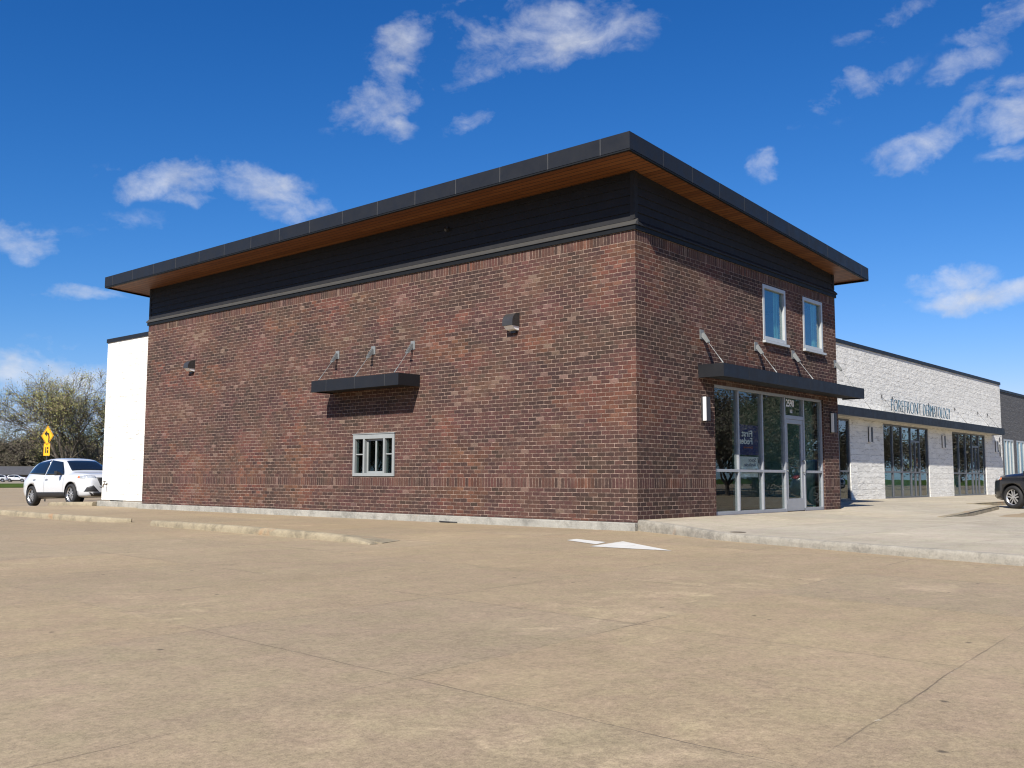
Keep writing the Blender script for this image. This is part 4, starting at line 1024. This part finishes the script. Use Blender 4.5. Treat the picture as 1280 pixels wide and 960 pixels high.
for (a0, a1) in zip(arc, arc[1:]):
    d = Vector((a1[0] - a0[0], 0, a1[1] - a0[1])).normalized(); nn = Vector((-d.z, 0, d.x)) * .05
    p, q = Vector((a0[0], -.008, a0[1] + zz)) - d * .03, Vector((a1[0], -.008, a1[1] + zz)) + d * .03
    mb.hexa([p - nn, q - nn, q + nn, p + nn], [v + Vector((0, .003, 0)) for v in (p - nn, q - nn, q + nn, p + nn)])
mb.hexa([(-.03, -.0085, zz + .28), (-.26, -.0085, zz + .11), (-.03, -.0085, zz - .05)], [(-.03, -.0045, zz + .28), (-.26, -.0045, zz + .11), (-.03, -.0045, zz - .05)])
mb.build('arrow', M['black'], b_, local=True)
zp = .77 + 33 * 50 / F_ - sp.z
mb = MB(); mb.box((-.26, -.004, zp - .30), (.26, .006, zp + .32)); p_ = mb.build('plaque', M['sign_yellow'], sg2, local=True)
mb = MB(); mb.box((-.12, -.0075, zp - .16), (-.04, -.0045, zp + .14)); mb.box((.02, -.0075, zp - .16), (.14, -.0045, zp - .02)); mb.box((.02, -.0075, zp + .03), (.14, -.0045, zp + .14)); mb.build('figures', M['black'], p_, local=True)

# ------------------------------------------------------------------ trees
def grow(seed, height, limbs, spread, levels, kids_n, leaf_n, leaf_s, tw=.012, trunk=.30, split=.12, crown_up=.55, ragged=1., wide=.8):
    rng = random.Random(seed); tr = MB(); cr = MB(); tips = []
    def branch(p, d, L, r, lv):
        n = 3 if lv < 3 else 2; pts = [p]; rad = [r]
        q = p.copy(); dd = d.copy()
        for i in range(n):
            dd = (dd + Vector((rng.gauss(0, .13), rng.gauss(0, .13), rng.gauss(.03, .10)))).normalized()
            q = q + dd * L / n; pts.append(q.copy()); rad.append(r + (r * .55 - r) * (i + 1) / n)
        (tr if lv < levels - 2 else cr).tube(pts, rad, 7 if lv == 0 else (5 if lv < 3 else 3), cap=False)
        if lv >= levels - 1:
            tips.append(q); tips.append(pts[1]); return
        k = kids_n + (1 if rng.random() < .4 else 0)
        for j in range(k):
            t = rng.uniform(.35, 1.) if j else 1.; s_ = t * n; i0 = min(n - 1, int(s_)); b = pts[i0].lerp(pts[i0 + 1], s_ - i0)
            an = rng.uniform(.3, .85) * spread; az = rng.uniform(0, 2 * math.pi)
            a_ = dd.orthogonal().normalized(); c_ = dd.cross(a_)
            nd = (dd * math.cos(an) + (a_ * math.cos(az) + c_ * math.sin(az)) * math.sin(an)); nd.z += .10 * crown_up; nd.normalize()
            branch(b, nd, L * rng.uniform(.62, .84), max(tw, rad[-1] * rng.uniform(.6, .85)), lv + 1)
    base = Vector((0, 0, -.2)); th = height * split
    tr.tube([base, (0, 0, th * .5), (0.05, 0, th)], [trunk * 1.35, trunk, trunk * .92], 9, cap=False)
    for j in range(limbs):
        az = 2 * math.pi * (j + rng.uniform(-.25, .25)) / limbs; tilt = rng.uniform(.35, 1.) * wide
        d = Vector((math.cos(az) * math.sin(tilt), math.sin(az) * math.sin(tilt), math.cos(tilt)))
        branch(Vector((0.03, 0, th * rng.uniform(.8, 1))), d, height * rng.uniform(.26, .34), trunk * rng.uniform(.45, .62), 1)
    lf = MB()
    for t in tips:
        for k in range(leaf_n):
            p = t + Vector((rng.gauss(0, 1), rng.gauss(0, 1), rng.gauss(0, 1))) * leaf_s * 2.2
            u_ = Vector((rng.gauss(0, 1), rng.gauss(0, 1), rng.gauss(0, 1))).normalized() * leaf_s; v_ = u_.orthogonal().normalized() * leaf_s * .5
            lf.face([p - u_, p + v_, p + u_, p - v_])
    return tr, cr, lf
def tree(name, loc, spec, label, mats, group=None, rot=0., sc=1.):
    tr, cr, lf = grow(**spec); o = empty(name, loc, label, 'tree', group, (0, 0, rot)); o.scale = (sc, sc, sc)
    tr.build('trunk', mats[0], o, local=True)
    n0 = len(cr.v); off = len(cr.v); cr.v += lf.v; nf = len(cr.f); cr.f += [tuple(i + off for i in f) for f in lf.f]; cr.uv += [None] * len(lf.f); cr.m += [1] * len(lf.f)
    cr.build('crown', [mats[1], mats[2]], o, local=True)
    return o
bt = tree('broad_tree', at(86, 122, -.5), dict(seed=11, height=17.0, limbs=5, spread=1.0, levels=7, kids_n=3, leaf_n=4, leaf_s=.10, tw=.02, trunk=.42, split=.10, wide=.5), 'big spreading tree coming into pale green leaf behind the white car', (M['bark'], M['bark_far'], M['leaf']))
bt2 = tree('broad_tree', at(128, 128, -.5), dict(seed=4, height=13.5, limbs=4, spread=.95, levels=7, kids_n=3, leaf_n=4, leaf_s=.10, tw=.02, trunk=.36, split=.12, wide=.8), 'sparser tree half hidden behind the white block wing', (M['bark'], M['bark_far'], M['leaf']))
protos = []
for k in range(3):
    protos.append(dict(seed=30 + k, height=12 + k, limbs=5, spread=1.05, levels=6, kids_n=3, leaf_n=8, leaf_s=.21, tw=.05, trunk=.34, split=.15, wide=.85))
woods = []
rng = random.Random(5)
pxs = [-26, -12, 0, 11, 22, 34, 45, 57, 69, 82, 94, 106, 118, 130, 5, 40, 75, 110]
pr = None; P3 = []
for i, px in enumerate(pxs):
    loc = at(px + rng.uniform(-3, 3), 300 + rng.uniform(0, 40) + (30 if i > 13 else 0), -.55)
    lab = 'bare brown tree in the distant tree line behind the low building'
    if i < 3: t_ = tree('bare_tree', loc, protos[i], lab, (M['bark_far'], M['bark_far'], M['twig']), 'bare trees in the distant tree line'); P3.append(t_)
    else: t_ = copy_tree(P3[i % 3]); t_.location = loc
    t_.rotation_euler = (0, 0, rng.uniform(0, 6)); s_ = rng.uniform(.92, 1.2); t_.scale = (s_, s_, s_)
# trees across the road on the right, seen mirrored in the glass
for i, (x, y, s_) in enumerate(((36, -22, .55), (44, -27, .62), (52, -21, .6), (33, -16, .46), (60, -34, .7), (84, -15, .5), (48, -36, .65), (100, -30, .6), (41, -18.5, .52), (112, -22, .55), (128, -38, .7), (75, -20, .42))):
    t_ = copy_tree(P3[i % 3]); t_.location = (x, y, -.4); t_.rotation_euler = (0, 0, i * 1.3); t_.scale = (s_, s_, s_)
    t_['label'] = 'bare brown tree across the lot mirrored in the storefront glass'; t_['group'] = 'bare trees across the lot'
for i, (x, y, s_) in enumerate(((-30, 44, .5), (-38, 52, .55), (-46, 66, .7), (-34, 60, .6))):  # added out of view so the service window mirrors something dark
    t_ = copy_tree(P3[i % 3]); t_.location = (x, y, -.5); t_.rotation_euler = (0, 0, i * 1.7); t_.scale = (s_, s_, s_)
    t_['label'] = 'bare brown tree added left of the lot to darken the service window'; t_['group'] = 'bare trees added left of the lot'
# undergrowth: one mass nobody could count
mb = MB(); rng = random.Random(9)
for k in range(5200):
    px = rng.uniform(-40, 140); dep = rng.uniform(296, 330); p = at(px, dep, 0); hgt = 5.2 + 2.4 * mnoise.noise(Vector((px * .06, dep * .05, 1.3)))
    p.z = -.5 + hgt * rng.random() ** .8
    u_ = Vector((rng.gauss(0, 1), rng.gauss(0, 1), rng.gauss(0, 1))).normalized() * rng.uniform(.3, .7); v_ = u_.orthogonal().normalized() * rng.uniform(.2, .45)
    mb.face([p - u_, p + v_, p + u_, p - v_])
tag(mb.build('undergrowth', M['brush']), 'brown leafless undergrowth massed under the distant trees', 'undergrowth', kind='stuff')
# ------------------------------------------------------------------ sky, sun, camera
SUN = Vector((1.12, .375, -1.)).normalized()          # direction the light travels
elev = math.asin(-SUN.z); azim = math.atan2(-SUN.x, -SUN.y)   # clockwise from +y
w = bpy.data.worlds.new('World'); scene.world = w; w.use_nodes = True
t = NT(w.node_tree); bg = [n for n in t.n if n.type == 'BACKGROUND'][0]
sky = t.node('ShaderNodeTexSky', sky_type='NISHITA', sun_disc=False)
sky.sun_elevation = elev; sky.sun_rotation = azim
sky.air_density = SKY_AIR; sky.dust_density = SKY_DUST; sky.ozone_density = SKY_OZ; sky.altitude = 200
D = t.node('ShaderNodeTexCoord').outputs['Generated']
dirn = t.vec('NORMALIZE', D)
CLOUDS=[(0.6078, 0.6771, 0.4148, 4.5, -14.54, 17.15, -34.49, 18.16, 20.89, 1.0),
(0.6047, 0.7076, 0.3656, 14.14, -16.32, 8.2, -23.43, -0.76, 40.22, 1.0),
(0.6215, 0.7026, 0.3465, 32.27, -22.97, -11.29, 2.45, -35.87, 68.34, 0.8),
(0.5919, 0.7224, 0.3575, 23.07, -21.04, 4.32, -37.8, -25.12, 113.35, 0.5),
(0.7049, 0.5661, 0.4274, 5.92, -8.69, 1.75, -14.8, -2.92, 28.27, 0.95),
(0.6532, 0.6136, 0.4437, 13.27, -16.65, 3.49, -18.12, -6.37, 35.49, 0.7),
(0.7317, 0.5186, 0.4424, 9.55, -18.12, 5.44, -22.33, 1.9, 34.71, 0.8),
(0.6627, 0.6329, 0.4003, 15.97, -24.48, 12.26, -43.23, 5.91, 62.22, 0.7),
(0.6781, 0.6449, 0.3525, 26.68, -34.17, 11.18, -37.62, -2.97, 77.79, 0.75),
(0.4601, 0.8412, 0.2842, 16.74, -10.43, 3.76, -14.01, -11.0, 55.23, 1.1),
(0.4804, 0.8358, 0.2658, 29.93, -18.22, 3.18, -20.72, -27.18, 122.92, 0.7),
(0.5377, 0.7946, 0.2819, 19.79, -12.3, -3.07, -0.52, -17.25, 49.61, 1.1),
(0.5599, 0.7853, 0.2641, 18.12, -13.01, 0.27, -11.73, -20.46, 85.7, 1.1),
(0.4304, 0.8697, 0.2417, 21.85, -10.88, 0.23, -5.75, -19.24, 79.46, 0.45),
(0.3861, 0.8948, 0.2242, 27.64, -12.74, 3.27, -14.43, -20.91, 108.33, 0.35),
(0.3525, 0.9109, 0.2144, 29.66, -10.17, -5.55, 6.51, -18.02, 65.88, 0.95),
(0.4158, 0.8935, 0.1697, 22.73, -10.95, 1.95, -14.46, -17.95, 129.97, 0.9),
(0.3905, 0.9159, 0.0932, 13.11, -5.55, -0.41, -1.1, -5.19, 55.64, 1.35),
(0.3652, 0.9252, 0.1029, 24.92, -10.0, 1.51, -5.53, -5.33, 67.54, 0.9),
(0.3879, 0.9133, 0.1243, 18.48, -8.02, 1.27, -13.37, -14.43, 147.77, 0.5),
(0.3696, 0.9283, 0.0406, 18.74, -7.48, 0.49, -3.17, -1.11, 54.27, 0.5),
(0.8539, 0.4225, 0.3037, 38.29, -73.01, -6.09, -20.48, -12.09, 74.39, 0.8),
(0.8654, 0.3398, 0.3682, 6.25, -18.75, 2.62, -30.16, 5.27, 66.03, 0.85),
(0.9067, 0.2903, 0.3061, 4.56, -22.47, 7.8, -23.28, 15.38, 54.38, 1.0),
(0.9094, 0.2586, 0.3259, 2.07, -18.12, 8.61, -42.47, 36.89, 89.23, 0.8),
(0.9219, 0.215, 0.3224, 3.49, -28.64, 9.13, -20.05, 13.84, 48.1, 1.1),
(0.8965, 0.2393, 0.3727, 3.4, -23.14, 6.69, -37.19, 21.11, 75.9, 0.8),
(0.8925, 0.2076, 0.4005, 3.81, -23.97, 3.92, -30.92, 12.07, 62.64, 0.8),
(0.8598, 0.2953, 0.4166, 5.97, -23.64, 4.43, -53.1, 16.36, 97.99, 0.65),
(0.9111, 0.2144, 0.352, 5.36, -33.74, 6.67, -34.3, 15.69, 79.23, 0.7),
(0.863, 0.3079, 0.4004, 16.68, -38.95, -6.01, -47.29, -21.61, 118.53, 0.45),
(0.9319, 0.219, 0.2892, 11.1, -39.48, -5.89, -36.94, -14.77, 130.23, 0.5),
(0.8937, 0.3301, 0.304, 9.98, -28.92, 2.06, -47.69, 2.9, 137.05, 0.45),
(0.9432, 0.2741, 0.1875, 6.37, -22.41, 0.71, -16.33, 0.21, 81.86, 1.2),
(0.9532, 0.2497, 0.1708, 3.53, -13.79, 0.49, -15.08, 0.71, 83.14, 1.25),
(0.9277, 0.324, 0.1856, 13.0, -49.28, 21.04, -52.71, 53.2, 170.64, 0.7),
(0.8597, 0.3855, 0.3351, 11.86, -28.44, 2.29, -57.71, -0.72, 148.88, 0.35),
(0.8807, 0.3803, 0.2823, 20.63, -44.7, -4.14, -39.36, -21.7, 152.01, 0.4),
(0.7569, 0.5179, 0.3986, 29.46, -41.46, -2.08, -32.88, -23.59, 93.07, 0.35)]
warp = t.vec('MULTIPLY', t.vec('SUBTRACT', t.noise(dirn, 14, 5, .62, out=1), (.5, .5, .5)), (.05, .05, .05))
dw_ = t.vec('ADD', dirn, warp)
tot = None
for cx, cy, cz, a1, a2, a3, b1, b2, b3, s_ in CLOUDS:
    r_ = t.vec('SUBTRACT', dw_, (cx, cy, cz))
    u_ = t.vec('DOT_PRODUCT', r_, (a1, a2, a3)); v_ = t.vec('DOT_PRODUCT', r_, (b1, b2, b3))
    q = t.math('ADD', t.math('MULTIPLY', u_, u_), t.math('MULTIPLY', v_, v_))
    # flat underside: the lower half falls off faster
    k = t.math('MULTIPLY', t.math('SUBTRACT', 1., t.math('MULTIPLY', q, .42), clamp=True), s_)
    k = t.math('MULTIPLY', k, t.math('GREATER_THAN', t.vec('DOT_PRODUCT', dirn, (cx, cy, cz)), .6))
    tot = k if tot is None else t.math('MAXIMUM', tot, k)
n1 = t.noise(t.vec('MULTIPLY', dirn, (1, 1, 1.7)), 17, 7, .57, .5); n2 = t.noise(t.vec('MULTIPLY', dirn, (1, 1, 1.5)), 48, 6, .65, .3)
fb_ = t.math('ADD', t.math('MULTIPLY', n1, .72), t.math('MULTIPLY', n2, .28))
dens = t.math('ADD', t.math('SUBTRACT', tot, .66), t.math('MULTIPLY', t.math('SUBTRACT', fb_, .5), 3.0))
dens = t.math('MULTIPLY', t.mapr(dens, -.25, .95), t.mapr(tot, .02, .5))
dens = t.math('POWER', dens, 1.25)
shade = t.mapr(t.noise(t.vec('ADD', dirn, (.0, .0, .012)), 21, 5, .6), .35, .65, .80, 1.0)
cc = t.node('ShaderNodeRGB'); cc.outputs[0].default_value = (CLOUD_E * .93, CLOUD_E * .96, CLOUD_E * 1.03, 1)
ccol = t.vec('MULTIPLY', cc.outputs[0], t.comb(shade, shade, shade))
# deeper, clearer air than the stock sky: per-channel response
K_ = SKY_STR * 2 ** EXPOSURE
ss = t.sep(sky.outputs[0])
def resp(ch, a, p): return t.math('MULTIPLY', t.math('POWER', t.math('MULTIPLY', ch, K_), p), a / K_)
b_out = resp(ss[2], 1.30, 1.0); g_out = t.math('MINIMUM', resp(ss[1], 1.10, 1.23), t.math('MULTIPLY', b_out, .80))
r_out = t.math('MINIMUM', resp(ss[0], 2.2, 2.0), t.math('MULTIPLY', b_out, .56))
gm_out = t.comb(r_out, g_out, b_out)
t.l.new(t.mix(t.math('MULTIPLY', dens, .80), gm_out, ccol), bg.inputs['Color'])
bg.inputs['Strength'].default_value = SKY_STR
w.cycles.sampling_method = 'MANUAL'; w.cycles.sample_map_resolution = 1024

sd = bpy.data.lights.new('sun', 'SUN'); sd.energy = SUN_E; sd.angle = R(.53); sd.color = (1., .945, .86)
so = bpy.data.objects.new('sun', sd); COL.objects.link(so); so.rotation_euler = SUN.to_track_quat('-Z', 'Y').to_euler(); so.location = (-20, -10, 30)

cd = bpy.data.cameras.new('camera'); cam = bpy.data.objects.new('camera', cd); COL.objects.link(cam); scene.camera = cam
cd.sensor_fit = 'HORIZONTAL'; cd.sensor_width = 36; cd.lens = F_ / 1280 * 36; cd.clip_end = 4000; cd.clip_start = .05
r_ = Vector((0.65808507, -0.75293785, 0.00294003)); u_ = Vector((-0.07462378, -0.06133642, 0.99532363)); f_ = Vector((0.7492365, 0.65522702, 0.09655165))
m3 = Matrix((r_, u_, -f_)).transposed()
cam.matrix_world = Matrix.Translation(CAM) @ m3.to_4x4()
scene.view_settings.view_transform = 'Standard'; scene.view_settings.look = 'None'; scene.view_settings.gamma = 1; scene.view_settings.exposure = EXPOSURE
scene.view_settings.use_curve_mapping = False
scene.render.resolution_x = 1024; scene.render.resolution_y = 768
scene.cycles.max_bounces = 8; scene.cycles.transparent_max_bounces = 12; scene.cycles.use_denoising = True
scene.cycles.filter_width = 1.15
scene.cycles.caustics_reflective = False; scene.cycles.caustics_refractive = False
